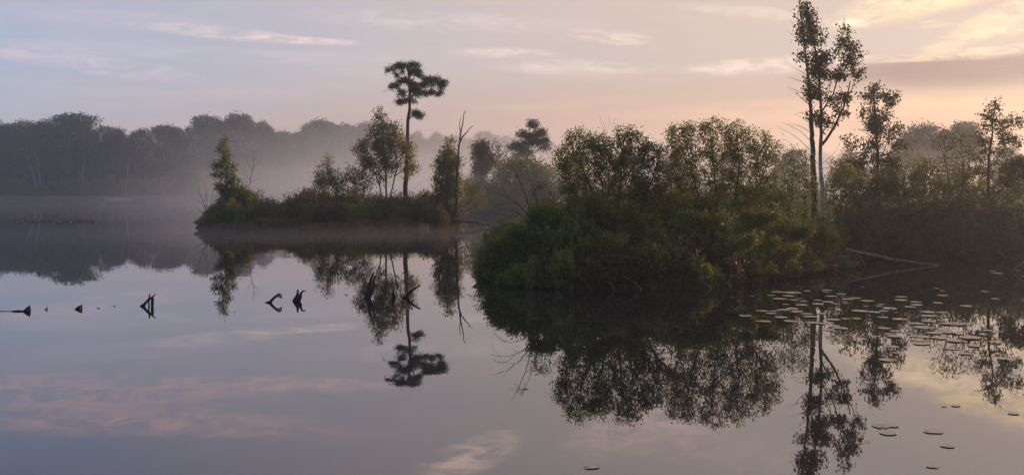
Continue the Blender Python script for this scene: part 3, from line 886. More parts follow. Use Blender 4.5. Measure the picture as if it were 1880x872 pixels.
# ------------------------------------------------------------------ near bank
make_tree('round_bush', 'wide many-stemmed bush at the left end of the near bank', 'bush',
          [[gbase(near, 1120, 27.6), P(1105, 385, 27.6), P(1075, 330, 27.6), P(1058, 262, 27.6)], [gbase(near, 1130, 27.8), P(1135, 390, 27.8), P(1140, 320, 27.8), P(1148, 235, 27.8)],
           [gbase(near, 1150, 27.5), P(1165, 400, 27.5), P(1195, 340, 27.5), P(1212, 280, 27.5)], [gbase(near, 1110, 27.2), P(1085, 395, 27.2), P(1048, 345, 27.2)], [gbase(near, 1140, 28), P(1150, 385, 28), P(1118, 300, 28), P(1108, 222, 28)]],
          [(1062, 256, 28, 20), (1040, 285, 25, 20), (1085, 280, 30, 22), (1052, 318, 30, 22), (1100, 262, 20, 20), (1146, 246, 22, 18), (1170, 262, 26, 20), (1130, 280, 30, 24), (1200, 285, 24, 22), (1165, 305, 34, 26), (1110, 318, 32, 26), (1215, 320, 20, 24), (1075, 350, 34, 20), (1150, 345, 40, 24), (1030, 300, 15, 14), (1190, 350, 30, 24), (1100, 375, 44, 18), (1180, 378, 30, 16), (1040, 345, 18, 16)],
          27.6, 1700, 11, 0.048, M['bush'], M['bark'], 501, tip=0.0034, expo=0.44, spread=1.7, up=1.0, bf=0.5,
          extra=[([P(1118, 300, 28), P(1108, 235, 27.9), P(1102, 212, 27.8)], 0.006, 0.002), ([P(1113, 260, 28), P(1118, 222, 27.8), P(1117, 208, 27.8)], 0.005, 0.002), ([P(1116, 285, 28), P(1124, 232, 27.8), P(1128, 215, 27.8)], 0.005, 0.002)])
make_tree('round_bush', 'tall rounded bush with glossy leaves in the middle of the near bank', 'bush',
          [[gbase(near, 1300, 28.6), P(1290, 390, 28.6), P(1270, 310, 28.6), P(1255, 250, 28.6)], [gbase(near, 1315, 28.4), P(1318, 380, 28.4), P(1310, 300, 28.4), P(1305, 228, 28.4)],
           [gbase(near, 1330, 28.4), P(1345, 385, 28.4), P(1360, 310, 28.4), P(1352, 235, 28.4)], [gbase(near, 1345, 28.7), P(1372, 380, 28.7), P(1405, 320, 28.7), P(1418, 265, 28.7)], [gbase(near, 1280, 28.9), P(1262, 385, 28.9), P(1240, 320, 28.9), P(1228, 268, 28.9)]],
          [(1246, 245, 24, 20), (1280, 238, 26, 18), (1312, 232, 24, 15), (1352, 240, 26, 18), (1390, 258, 26, 22), (1420, 278, 18, 18), (1265, 280, 34, 26), (1320, 272, 36, 28), (1370, 290, 34, 26), (1412, 310, 22, 22), (1250, 320, 30, 28), (1310, 325, 40, 28), (1380, 335, 34, 26), (1340, 360, 44, 24), (1270, 360, 32, 20), (1232, 275, 14, 16), (1425, 340, 16, 20), (1320, 385, 60, 14), (1390, 372, 26, 14)],
          28.5, 1800, 11, 0.049, M['bush'], M['bark'], 502, tip=0.0034, expo=0.44, spread=1.7, up=1.0, bf=0.5)
make_tree('withered_branch', 'rust-brown withered bough hanging between the two round bushes', 'branch',
          [[gbase(near, 1180, 27.0), P(1185, 400, 27.0), P(1210, 348, 27.0), P(1255, 322, 27.0)]],
          [(1215, 340, 14, 6), (1235, 330, 16, 7), (1255, 322, 12, 6), (1205, 350, 10, 5)], 27.0, 50, 9, 0.045, M['rust'], M['bark'], 503, tip=0.004, spread=1.6)
make_tree('loose_bush', 'thin yellowing bush in front of the bare dark trunk', 'bush',
          [[gbase(near, 1455, 33), P(1452, 370, 33), P(1458, 290, 33)], [gbase(near, 1470, 33), P(1480, 360, 33), P(1476, 300, 33)], [gbase(near, 1440, 33), P(1436, 370, 33), P(1440, 320, 33)]],
          [(1460, 286, 22, 16), (1478, 305, 18, 18), (1446, 305, 16, 18), (1462, 335, 28, 20), (1440, 345, 22, 20), (1490, 340, 16, 20), (1465, 370, 34, 16)], 33, 300, 8, 0.055, M['olive'], M['bark'], 504, tip=0.004, spread=1.9, up=1.0)
TD = 40.0
bare_thing('dead_tree', 'dark dead trunk with bare side twigs standing beside the birch', 'dead tree',
           [([(1497, 452), (1496, 390), (1493, 320), (1491, 250), (1488, 190), (1484, 140), (1478, 95), (1474, 55), (1470, 20), (1466, 0)], 0.15, 0.015)]
           + [([(x0, y0), (x0 - 0.45 * L, y0 - 0.45 * L * s), (x0 - 0.8 * L, y0 - 0.66 * L * s), (x0 - L, y0 - 0.74 * L * s)], 0.014, 0.003)
              for x0, y0, L, s in [(1493, 282, 66, 1.0), (1492, 262, 58, 0.9), (1492, 245, 46, 0.6), (1491, 232, 34, 0.9), (1489, 196, 42, 1.0), (1489, 180, 44, 0.6), (1486, 158, 40, 0.5), (1485, 142, 36, 0.7), (1482, 118, 32, 0.9),
                                   (1478, 92, 32, 1.5), (1476, 70, 28, 1.6), (1474, 52, 25, 1.8), (1494, 300, 40, 0.7), (1490, 215, 30, 0.4), (1480, 105, 26, 0.3)]]
           + [([(1440, 250), (1432, 236), (1424, 230)], 0.006, 0.002), ([(1452, 262), (1440, 256), (1426, 257)], 0.006, 0.002), ([(1458, 240), (1448, 226)], 0.006, 0.002), ([(1464, 170), (1452, 158), (1444, 160)], 0.006, 0.002), ([(1490, 205), (1500, 190), (1508, 170)], 0.01, 0.003)],
           TD, M['bark'], 505)
make_tree('birch_tree', 'tall birch with white lower trunk beside the dark dead trunk', 'tree',
          [[gbase(near, 1516, 39.6), P(1512, 400, 39.6), P(1508, 330, 39.6), P(1505, 275, 39.6), P(1509, 235, 39.6), P(1506, 170, 39.6), P(1497, 95, 39.6), P(1482, 8, 39.6)]],
          [(1482, 14, 11, 12), (1486, 34, 16, 14), (1478, 52, 14, 12), (1500, 52, 18, 16), (1488, 78, 20, 16), (1520, 66, 14, 13), (1472, 98, 12, 16), (1505, 98, 22, 18), (1534, 90, 14, 16), (1486, 128, 18, 18), (1515, 132, 22, 18), (1552, 62, 12, 14), (1562, 84, 14, 16), (1574, 104, 13, 16),
           (1555, 118, 14, 16), (1572, 132, 12, 12), (1540, 146, 18, 16), (1500, 165, 20, 16), (1522, 178, 20, 16), (1548, 180, 14, 16), (1482, 172, 9, 10), (1512, 212, 18, 14), (1538, 206, 14, 12), (1530, 230, 12, 8)],
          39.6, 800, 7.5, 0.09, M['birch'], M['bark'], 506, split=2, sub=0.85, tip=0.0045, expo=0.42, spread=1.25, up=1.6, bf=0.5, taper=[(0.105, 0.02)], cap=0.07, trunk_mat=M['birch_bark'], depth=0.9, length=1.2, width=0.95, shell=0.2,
          extra=[([P(1505, 270, 39.6), P(1530, 238, 39.6), P(1548, 205, 39.6), P(1560, 150, 39.6)], 0.06, 0.02), ([P(1510, 300, 39.6), P(1535, 280, 39.6), P(1545, 255, 39.6)], 0.012, 0.004), ([P(1508, 310, 39.6), P(1530, 305, 39.6), P(1556, 282, 39.6)], 0.012, 0.004)])
make_tree('leafy_tree', 'airy round-topped tree standing just right of the tall birch', 'tree',
          [[gbase(near, 1606, 42), P(1607, 360, 42), P(1613, 300, 42), P(1608, 230, 42), P(1604, 155, 42)]],
          [(1604, 160, 14, 10), (1596, 180, 22, 13), (1624, 178, 16, 12), (1585, 205, 16, 12), (1640, 190, 13, 10), (1612, 208, 20, 14), (1640, 222, 14, 10), (1594, 236, 24, 14), (1624, 246, 18, 14), (1572, 262, 20, 14), (1602, 272, 24, 14), (1636, 268, 16, 10), (1656, 262, 14, 10), (1580, 296, 28, 16), (1620, 302, 26, 16), (1648, 300, 16, 20), (1655, 240, 10, 8), (1560, 312, 22, 18)],
          42, 700, 9, 0.085, M['birch'], M['bark'], 507, split=2, sub=0.95, tip=0.005, spread=1.3, up=1.2, bf=0.5, length=1.2, width=0.95, taper=[(0.12, 0.02)], cap=0.07)
bare_thing('leaning_trunk', 'dark leaning trunk propped behind the birch', 'trunk', [([(1530, 420), (1560, 388), (1590, 352), (1612, 318)], 0.10, 0.05), ([(1576, 368), (1570, 345), (1574, 325)], 0.03, 0.01)], 41, M['bark'], 508)
make_tree('leafy_tree', 'dark-leaved small tree at the right end of the thicket', 'tree',
          [[gbase(near, 1822, 37), P(1818, 370, 37), P(1812, 310, 37), P(1820, 250, 37), P(1826, 184, 37)]],
          [(1826, 188, 7, 8), (1822, 205, 14, 9), (1806, 212, 12, 9), (1836, 218, 14, 10), (1858, 216, 12, 8), (1872, 228, 14, 10), (1815, 234, 18, 10), (1845, 240, 20, 12), (1800, 256, 16, 12), (1828, 262, 24, 14), (1865, 258, 22, 14), (1795, 284, 16, 12), (1838, 290, 26, 16), (1875, 290, 24, 18), (1812, 310, 20, 14), (1850, 322, 30, 18), (1895, 310, 24, 22)],
          37, 580, 8, 0.075, M['birch'], M['bark'], 509, split=3, sub=0.7, tip=0.0045, spread=1.3, up=1.2, bf=0.5, length=1.2, width=0.9, taper=[(0.085, 0.012)], cap=0.05)
make_tree('sparse_bush', 'sparse bush with bare curling twigs left of the dark-leaved small tree', 'bush',
          [[gbase(near, 1752, 36.4), P(1750, 380, 36.4), P(1742, 320, 36.4), P(1728, 270, 36.4)], [gbase(near, 1758, 36.4), P(1765, 370, 36.4), P(1772, 310, 36.4), P(1762, 258, 36.4)], [gbase(near, 1745, 36.4), P(1720, 370, 36.4), P(1700, 310, 36.4)]],
          [(1730, 262, 26, 18), (1765, 268, 26, 20), (1748, 248, 24, 14), (1790, 280, 14, 14), (1740, 300, 34, 20), (1775, 310, 22, 20), (1705, 305, 16, 18), (1780, 300, 14, 10)],
          36.4, 330, 2.2, 0.07, M['birch'], M['bark'], 510, tip=0.0045, spread=1.6, up=0.9, bf=0.5)
for i, (cx_, D, bl, lab) in enumerate([
    (1690, 39, [(1672, 318, 28, 20), (1700, 322, 30, 22), (1660, 345, 34, 24), (1715, 350, 36, 24), (1690, 302, 24, 14), (1685, 370, 46, 20)], 'dull olive willow bush in the right-hand thicket, left of the sparse bush'),
    (1765, 40, [(1740, 330, 30, 22), (1780, 335, 30, 24), (1765, 358, 44, 24), (1810, 355, 26, 24)], 'olive bush in the right-hand thicket, below the sparse twigs'),
    (1560, 38, [(1545, 310, 22, 20), (1565, 330, 28, 24), (1535, 345, 24, 24), (1580, 355, 34, 24), (1550, 375, 40, 18)], 'shaded bush between the birch and the round-topped tree'),
    (1850, 39, [(1850, 345, 34, 22), (1885, 350, 34, 26), (1830, 365, 30, 18), (1920, 340, 30, 30)], 'olive bush below the dark-leaved small tree'),
    (1635, 38, [(1625, 330, 24, 22), (1640, 355, 34, 22), (1610, 360, 28, 20)], 'shaded bush at the foot of the round-topped tree'),
    (1410, 33, [(1400, 365, 34, 20), (1425, 375, 26, 18)], 'yellow-green bush behind the tall rounded bush'),
    (1230, 31, [(1215, 365, 30, 18), (1245, 372, 28, 16)], 'low green bush behind the withered bough')]):
    make_tree('thicket_bush', lab, 'bush', [[gbase(near, cx_ - 14, D), P(cx_ - 18, 375, D)], [gbase(near, cx_ + 12, D), P(cx_ + 18, 372, D)], [gbase(near, cx_, D), P(cx_, 360, D)]],
              bl, D, 420, 11, 0.068, M['olive'], M['bark'], 520 + i, tip=0.004, spread=1.9, up=1.0)

near_top = [(884, 498), (900, 462), (930, 432), (960, 412), (1000, 392), (1050, 372), (1100, 370), (1150, 378), (1200, 385), (1300, 392), (1400, 392), (1480, 396), (1515, 412), (1545, 455)]
for row, (py, k, st) in enumerate([(527, 0.40, 15), (517, 0.74, 23), (503, 0.98, 28), (489, 1.04, 34), (476, 1.05, 42)]):
    px = 898 + row * 9
    while px < 1545:
        q = px + rnd.uniform(-6, 6)
        shore = interp([(884, 514), (935, 524), (1000, 529), (1290, 529), (1350, 522), (1420, 512), (1490, 503), (1545, 494)], q)
        d = Dw(shore - (529 - py)) + rnd.uniform(-0.15, 0.15)
        x = (q - 940) / F * d; z = near.at(x, d)
        if z > -0.3:
            top = interp(near_top, q) + rnd.uniform(-8, 10)
            H = max(0.4, (EYE - (top - HOR) / F * d - z) * k * rnd.uniform(0.72, 1.16))
            src = rnd.choice(sh_w) if row == 0 or (row == 1 and rnd.random() < 0.6) else rnd.choice(sh_g + sh_w[::2]) if rnd.random() < 0.82 else rnd.choice(sh_b)
            place_shrub(src, x, d, max(z, -0.02) - 0.04, H, max(0.55, H * rnd.uniform(0.6, 0.85)), ('short green shrub dipping to the water', 'green shrub just above the waterline', 'middle green shrub', 'tall green shrub', 'hindmost green shrub')[row] + ' of the near bank ' + ('by the bare arching branches' if q < 1030 else 'below the wide many-stemmed bush' if q < 1215 else 'below the tall rounded bush' if q < 1430 else 'below the birch'), 'low shrubs of the near bank')
        px += st
# leafier shrubs that break the outline of the bank
for i, (cx_, cy_, w_, h_, D, base_py, mt, lab) in enumerate([
    (918, 462, 22, 26, 26.0, 500, 'shrub', 'leafy green shrub at the very tip of the near bank'),
    (958, 446, 22, 24, 26.0, 500, 'shrub', 'leafy green shrub below the bare arching branches'),
    (1002, 408, 30, 24, 26.2, 490, 'shrub', 'leafy green shrub between the arching branches and the wide bush'),
    (1065, 392, 36, 26, 26.4, 480, 'shrub', 'broad leafy shrub in front of the wide many-stemmed bush'),
    (1145, 400, 34, 26, 26.2, 490, 'bush', 'mottled leafy shrub in front of the withered bough'),
    (1232, 412, 32, 24, 26.4, 490, 'shrub', 'leafy shrub in the dip between the two round bushes'),
    (1310, 418, 36, 26, 26.4, 490, 'bush', 'mottled leafy shrub in front of the tall rounded bush'),
    (1390, 415, 34, 24, 27.4, 480, 'olive', 'yellowish leafy shrub at the right foot of the tall rounded bush'),
    (1458, 418, 34, 26, 28.6, 480, 'olive', 'yellowish leafy shrub in front of the dark slanting stick'),
    (1515, 440, 24, 30, 30.4, 480, 'olive', 'yellowish leafy shrub at the last point of land before the fallen log'),
    (1100, 458, 40, 28, 25.3, 510, 'shrub', 'low leafy shrub halfway up the bank under the wide bush'),
    (1200, 470, 34, 26, 25.2, 512, 'bush', 'low mottled shrub halfway up the bank under the withered bough'),
    (990, 465, 34, 30, 25.5, 510, 'shrub', 'low leafy shrub halfway up the bank near the arching branches'),
    (1350, 460, 34, 28, 25.9, 505, 'shrub', 'low leafy shrub halfway up the bank under the tall rounded bush'),
    (1430, 465, 30, 26, 27.0, 495, 'olive', 'low yellowish shrub above the lily pad bed')]):
    bl = []
    r2 = random.Random(900 + i)
    for k in range(9): bl.append((cx_ + r2.uniform(-1, 1) * w_, cy_ + r2.uniform(-0.9, 0.9) * h_, w_ * r2.uniform(0.3, 0.5), h_ * r2.uniform(0.3, 0.5), r2.uniform(-0.3, 0.2)))
    make_tree('leafy_shrub', lab, 'shrub', [[gbase(near, cx_ - 6, D + 0.2), P(cx_ - 8, cy_ + h_, D + 0.1)], [gbase(near, cx_ + 6, D + 0.2), P(cx_ + 9, cy_ + h_, D + 0.1)]],
              bl, D, 330, 11, 0.048, M[mt], M['bark'], 560 + i, tip=0.0028, spread=1.5, up=1.0)
# dark thicket behind the grey log
thick_top = [(1470, 392), (1530, 392), (1560, 380), (1600, 368), (1700, 362), (1800, 366), (1900, 370), (2000, 370)]
for row, (d0, k, st) in enumerate([(33.9, 0.55, 28), (34.8, 0.85, 32), (36.0, 1.0, 38)]):
    px = (1545, 1530, 1475)[row]
    while px < 2010:
        q = px + rnd.uniform(-6, 6); d = d0 + rnd.uniform(-0.2, 0.2)
        x = (q - 940) / F * d; z = near.at(x, d)
        if z > 0:
            H = max(0.5, (EYE - (interp(thick_top, q) + rnd.uniform(-6, 10) - HOR) / F * d - z) * k)
            place_shrub(rnd.choice(sh_b) if rnd.random() < 0.8 else rnd.choice(sh_g), x, d, z - 0.05, H, H * rnd.uniform(0.65, 0.9), ('short dark shrub at the water', 'dark brownish shrub in the middle', 'tall dark brownish shrub at the back')[row] + ' of the thicket ' + ('behind the grey fallen log' if q < 1760 else 'near the slanting branch'), 'dark shrubs behind the fallen log')
        px += st
# bare arching branches at the left end of the bank
bare_thing('dead_shrub', 'bare arching dead branches reaching over the water from the near bank', 'dead shrub',
           [([(992, 470), (985, 425), (965, 388), (948, 372), (925, 358), (903, 352)], 0.022, 0.004), ([(985, 425), (962, 398), (940, 386), (918, 384), (900, 390)], 0.014, 0.003), ([(990, 450), (966, 420), (945, 410), (925, 412), (905, 430)], 0.014, 0.003),
            ([(978, 408), (966, 360), (950, 325), (940, 303)], 0.014, 0.004), ([(945, 372), (925, 372), (905, 380)], 0.007, 0.003), ([(930, 412), (915, 416), (902, 440)], 0.006, 0.002), ([(955, 392), (940, 400), (925, 400)], 0.006, 0.002),
            ([(952, 330), (944, 322), (938, 326)], 0.006, 0.003), ([(945, 386), (930, 376), (915, 374)], 0.006, 0.002), ([(920, 384), (908, 396), (902, 410)], 0.006, 0.002), ([(935, 362), (918, 344)], 0.006, 0.002)], 25.4, M['bark'], 530)
make_tree('sapling', 'thin leafy sapling beside the bare arching branches', 'sapling',
          [[gbase(near, 1004, 26.8), P(1006, 410, 26.8), P(1012, 350, 26.8), P(1016, 296, 26.8)], [gbase(near, 998, 26.8), P(990, 400, 26.8), P(982, 350, 26.8)]],
          [(985, 352, 18, 12), (1000, 345, 14, 12), (975, 372, 16, 12), (1005, 372, 18, 14), (990, 390, 22, 14), (958, 302, 10, 8)], 26.8, 170, 5, 0.042, M['bush'], M['bark'], 531, tip=0.003, spread=2.0, join=True)
make_tree('sparse_shrub', 'sparse reddish shrub overhanging the water at the tip of the near bank', 'shrub',
          [[gbase(near, 912, 26.2), P(900, 480, 26.0), P(882, 468, 25.8)], [gbase(near, 914, 26.2), P(895, 495, 25.9), P(870, 490, 25.7)]],
          [(880, 470, 14, 8), (898, 478, 14, 12), (872, 486, 12, 8), (890, 495, 16, 10), (905, 462, 10, 8)], 26.0, 120, 5, 0.036, M['bush'], M['bark'], 532, tip=0.0025, spread=1.8, join=True)
bare_thing('waterside_stub', 'short black stub of wood at the water under the tip of the near bank', 'stub', [([(912, 512), (900, 511), (888, 513), (879, 513)], 0.07, 0.04), ([(890, 512), (888, 504)], 0.04, 0.02)], 26.2, M['wet'], 533)
# fallen grey log and the twigs about it
bare_thing('fallen_log', 'long grey fallen log sloping into the dark water', 'log',
           [([(1552, 458), (1575, 463), (1605, 468), (1640, 476), (1680, 482), (1715, 486), (1745, 491.5)], 0.055, 0.022), ([(1568, 462), (1580, 470), (1586, 482), (1593, 494)], 0.028, 0.02), ([(1582, 463), (1592, 455), (1602, 449)], 0.022, 0.012)], 31.0, M['drift'], 534)
bare_thing('slanting_branch', 'grey branch slanting out of the water at the far right edge', 'branch', [([(1853, 500), (1866, 490), (1882, 480), (1905, 466)], 0.014, 0.022)], 28.8, M['drift'], 535)
bare_thing('broken_twig', 'thin broken twig leaning in the thicket near the slanting branch', 'twig', [([(1846, 474), (1838, 466), (1832, 460)], 0.01, 0.006)], 33.2, M['bark_pale'], 536)
bare_thing('slanting_stick', 'dark slanting bare stick in the shrubs below the birch', 'stick', [([(1482, 430), (1489, 412), (1497, 392), (1498, 376)], 0.022, 0.01)], 30.4, M['bark'], 537)

r3 = random.Random(44)
for i, (qx, L) in enumerate([(925, 16), (968, 22), (1022, 18), (1085, 26), (1128, 16), (1178, 24), (1225, 18), (1306, 22), (1342, 16), (1400, 24), (1462, 18), (1500, 22)]):
    y0 = interp([(884, 514), (935, 524), (1000, 529), (1290, 529), (1350, 522), (1420, 512), (1490, 503), (1545, 494)], qx) + 3
    a = r3.uniform(-1.2, 1.2)
    bare_thing('dead_stick', 'thin grey dead stick poking out of the shrubs at the waterline of the near bank', 'stick',
               [([(qx, y0), (qx + a * L * 0.4, y0 - L * 0.5), (qx + a * L * 0.9, y0 - L * 0.85), (qx + a * L * 1.3, y0 - L)], 0.012, 0.004), ([(qx + a * L * 0.4, y0 - L * 0.5), (qx + a * L * 0.2, y0 - L * 1.0)], 0.006, 0.003)],
               Dw(y0), M['bark_pale' if i % 3 else 'bark_grey'], 700 + i, 'dead sticks along the near waterline')

# sedge along the banks
def sedge(name, spots, label, cat, mt, per, hgt, seed, kind='stuff'):
    rg = np.random.default_rng(seed); vs = []; tint = []
    for x, y, z in spots:
        for _ in range(per):
            a = rg.uniform(0, 6.283); l = hgt * rg.uniform(0.5, 1.25); lean = rg.uniform(0.1, 0.75)
            b = np.array((x, y, z)) + np.append(rg.normal(size=2) * 0.07, 0)
            d = np.array((math.cos(a), math.sin(a), 0.0)); s = np.array((-d[1], d[0], 0)) * 0.006
            m1 = b + d * l * lean * 0.35 + (0, 0, l * 0.65); tp = b + d * l * lean + (0, 0, l * (1.0 - lean * 0.5))
            vs += [b - s, b + s, m1 + s * .8, m1 - s * .8, m1 - s * .8, m1 + s * .8, tp, tp - s * 0.1]
            t = rg.beta(2, 2); tint += [t, t]
    v = np.array(vs); f = np.arange(len(v)).reshape(-1, 4)
    o = link(name, np_mesh(name, v, f, tint), mt)
    return tag(o, label, cat, kind=kind)


edge = [(884, 514), (935, 524), (1000, 529), (1100, 531), (1200, 531), (1290, 529), (1350, 522), (1420, 512), (1490, 503), (1545, 494)]
sp = []
for _ in range(70):
    q = rnd.choice((930, 1010, 1060, 1150, 1200, 1330, 1370, 1440, 1510)) + rnd.gauss(0, 22); d = Dw(interp(edge, q)) + rnd.uniform(-0.25, 0.5); x = (q - 940) / F * d; z = near.at(x, d)
    if z > -0.12: sp.append((x, d, max(z, -0.02) - 0.02))
sedge('bank_sedge', sp, 'thin sedge blades along the waterline of the near bank', 'sedge', M['grass'], 16, 0.22, 61)
sp = []
for _ in range(60):
    q = rnd.gauss(1268, 24); d = Dw(interp(edge, q)) + rnd.uniform(-0.15, 0.25); x = (q - 940) / F * d; sp.append((x, d, max(near.at(x, d), 0) - 0.02))
sedge('grass_tuft', sp, 'bright green grass tuft on the near bank below the tall rounded bush', 'grass', M['grass'], 26, 0.36, 62)
sp = []
for _ in range(300):
    q = rnd.uniform(365, 842); x, d = W(q, interp([(362, 419), (420, 424), (600, 425), (780, 421), (842, 417)], q)); d += rnd.uniform(-0.3, 0.8); x = (q - 940) / F * d
    if islet.at(x, d) > -0.12: sp.append((x, d, max(islet.at(x, d), 0) - 0.02))
sedge('islet_sedge', sp, 'brown sedge along the waterline of the islet', 'sedge', M['shrub_brown'], 22, 0.42, 63)

# ------------------------------------------------------------------ pale trunks on the far shore
for i, (pts, mt, lab) in enumerate([
    ([(76, 350), (73, 320), (68, 285), (60, 250)], 'bark_pale', 'pale trunk with a fork at the edge of the far left wood'),
    ([(66, 352), (62, 320), (52, 296), (44, 276)], 'bark_pale', 'pale slanting trunk beside the forked one at the far left shore'),
    ([(149, 351), (152, 315), (156, 285), (157, 262)], 'bark_pale', 'pale nearly straight birch trunk against the dark far wood'),
    ([(229, 352), (233, 310), (239, 282), (246, 260)], 'bark_red', 'reddish leaning pine trunk on the far shore by the sandy patch'),
    ([(344, 352), (344, 338), (345, 325)], 'bark_pale', 'short pale trunk on the far shore near the islet tip')]):
    D = 182.5
    b = P(pts[0][0], pts[0][1], D); zb = farl.at(b[0], D) - 0.05
    rts = [[np.array((b[0], D, zb))] + [P(p[0], p[1], D) for p in pts[1:]]]
    e = pts[-1]
    make_tree('pale_trunk_tree', lab, 'tree', rts, [(e[0], e[1], 16, 12), (e[0] + 8, e[1] + 8, 14, 10), (e[0] - 9, e[1] - 5, 12, 9)], D, 70, 12, 0.3, M['wood'], M['bark'], 600 + i, tip=0.02, taper=[(0.17, 0.09)], trunk_mat=M[mt], seg=1.0, cap=0.09, join=True)

# sandy patch on the far shore, low weed bed on the water
def patch_sheet(name, cx, cy, rx, ry, z, h, mt, seed, kind, label=None, cat=None):
    rg = np.random.default_rng(seed); n = 48; vs = [(cx, cy, z + h)]; fs = []
    for ring, (f, hh) in enumerate([(0.5, h * 0.9), (0.85, h * 0.5), (1.0, -0.05)]):
        for i in range(n):
            a = i * 2 * math.pi / n; w = 1 + 0.14 * math.sin(3 * a + seed) + 0.1 * math.sin(7 * a) + rg.uniform(-0.05, 0.05)
            vs.append((cx + rx * f * w * math.cos(a), cy + ry * f * w * math.sin(a), z + hh + rg.uniform(-0.1, 0.1) * h))
    for i in range(n):
        fs.append((0, 1 + i, 1 + (i + 1) % n))
        for r in range(2): fs.append((1 + r * n + i, 1 + (r + 1) * n + i, 1 + (r + 1) * n + (i + 1) % n, 1 + r * n + (i + 1) % n))
    me = bpy.data.meshes.new(name); me.from_pydata(vs, [], fs); me.update()
    return tag(link(name, me, mt), label, cat, kind=kind)


patch_sheet('sandy_beach', (215 - 940) / F * 178.5, 178.5, 3.4, 1.6, 0.0, 0.28, M['sand'], 3, 'structure')
rg = np.random.default_rng(70)
vs = []
for _ in range(1300):
    q = rg.uniform(28, 172); yy = 407 + rg.normal() * 0.9 + (1.5 if 95 < q < 110 else 0); x, d = W(q, yy); vs.append((x, d, abs(rg.normal()) * 0.025 + 0.012))
tag(link('weed_bed', leaves_mesh('weed_bed', np.array(vs), 0.12, rg, 1.3, 0.9, flat=3.0), M['straw']), 'straw-coloured mat of floating weed on the open water', 'water weed', kind='stuff')

# ------------------------------------------------------------------ dead wood in the lake
def snag(name, label, cat, lines, py):
    lines = [(p_, a_ * 0.82, b_ * 0.82) for p_, a_, b_ in lines]
    return bare_thing(name, label, cat, lines, Dw(py), M['wet'], len(label), child='limb', sides=8)


def blade(name, label, cat, prof, py, thick, seed):
    """a jagged stump: outline in picture pixels, swept to a ridge with real thickness"""
    rg = np.random.default_rng(seed); D = Dw(py)
    o = np.array([P(a, b, D) for a, b in prof]); o = np.concatenate([o[:, :]]); n = len(o)
    c = o.mean(0); base = np.array((c[0], D, -0.12))
    s = 0.62
    fr = (o - c) * s + c; fr[:, 1] -= thick; bk = (o - c) * s + c; bk[:, 1] += thick
    o[:, 1] += rg.uniform(-0.4, 0.4, n) * thick; fr += rg.normal(size=fr.shape) * thick * 0.12; bk += rg.normal(size=bk.shape) * thick * 0.12
    v = np.concatenate((o, fr, bk)) - base
    f = [(i, (i + 1) % n, n + (i + 1) % n, n + i) for i in range(n)] + [((i + 1) % n, i, 2 * n + i, 2 * n + (i + 1) % n) for i in range(n)]
    f += [tuple(n + i for i in range(n)), tuple(2 * n + i for i in reversed(range(n)))]
    me = bpy.data.meshes.new(name); me.from_pydata(v.tolist(), [], f); me.update()
    return tag(link(name, me, M['wet'], loc=base), label, cat)


blade('jagged_stump', 'black fan-shaped stump at the end of the floating pole', 'stump', [(40, 571), (44, 568), (50, 563), (54.5, 560), (55.5, 563), (57, 568), (56, 573), (48, 578), (42, 577)], 571, 0.06, 1)
tag(bare_thing('floating_pole', 'thin dark pole lying on the water beside the fan-shaped stump', 'pole', [([(-30, 572.6), (0, 572.4), (20, 571.6), (42, 570.6)], 0.022, 0.012)], Dw(571.5), M['wet'], 71))
blade('small_stump', 'tiny black notched stump between the two fan-shaped stumps', 'stump', [(80, 568), (84, 566.5), (87, 563), (86.5, 567), (87.5, 570), (86, 574), (82, 572)], 568, 0.03, 2)
blade('jagged_stump', 'black fan-shaped stump standing alone on the open water', 'stump', [(138, 567), (143, 562), (150.5, 558.5), (150, 563), (151, 568), (149, 574), (142, 573)], 567, 0.06, 3)
blade('wood_knob', 'small black knob of wood just above the water', 'wood knob', [(177, 566), (180, 564.5), (183, 565), (183.5, 567), (180, 569), (178, 568)], 566, 0.02, 4)
blade('wood_knob', 'minute black speck of wood beside the small black knob', 'wood knob', [(208.5, 562), (210, 560.2), (211.5, 561), (211, 563), (209, 564)], 562, 0.012, 5)
blade('wood_knob', 'small dark knob of wood left of the forked snag below the islet', 'wood knob', [(633, 542), (636, 540.5), (639, 541.5), (638, 544), (634, 544)], 542, 0.02, 6)
snag('forked_snag', 'black triangular snag with two prongs and a hollow middle', 'snag', [([(259, 563.5), (266, 557), (273, 550), (279, 545), (285, 539.5)], 0.045, 0.012), ([(274, 551), (275, 545), (274.5, 538.5)], 0.03, 0.014), ([(262, 562), (270, 566), (276, 566)], 0.04, 0.03), ([(280, 546), (279, 553), (280, 562), (280, 567)], 0.04, 0.03), ([(273, 551), (273.5, 557), (274, 566)], 0.02, 0.02)], 562)
snag('knotted_snag', 'black snag ending in a knot like a curled hand', 'snag', [([(488, 557), (496, 553), (503, 547), (508, 542)], 0.045, 0.03), ([(494, 556), (500, 550)], 0.04, 0.03), ([(507, 543), (510, 539), (514, 538.5), (517, 541.5)], 0.026, 0.014), ([(508, 544), (513, 544), (516, 548)], 0.022, 0.014), ([(511, 541), (518, 543), (517, 547)], 0.02, 0.012)], 555.5)
snag('forked_snag', 'black snag with a straight prong and a swan-necked prong', 'snag', [([(540, 553), (544, 545), (546, 538), (546.5, 531.5)], 0.055, 0.02), ([(541, 553), (548, 550), (551, 542), (554, 535), (558, 531.5), (560, 535)], 0.05, 0.016), ([(546, 556), (551, 548), (553, 544)], 0.05, 0.03)], 552.5)
snag('forked_snag', 'tall black snag with two long curving prongs below the islet', 'snag', [([(673, 550), (677, 537), (678, 522), (680, 510), (687, 499)], 0.06, 0.018), ([(674, 552), (681, 538), (686, 522), (688.5, 507)], 0.06, 0.018), ([(671, 548), (675, 543)], 0.05, 0.04)], 547)
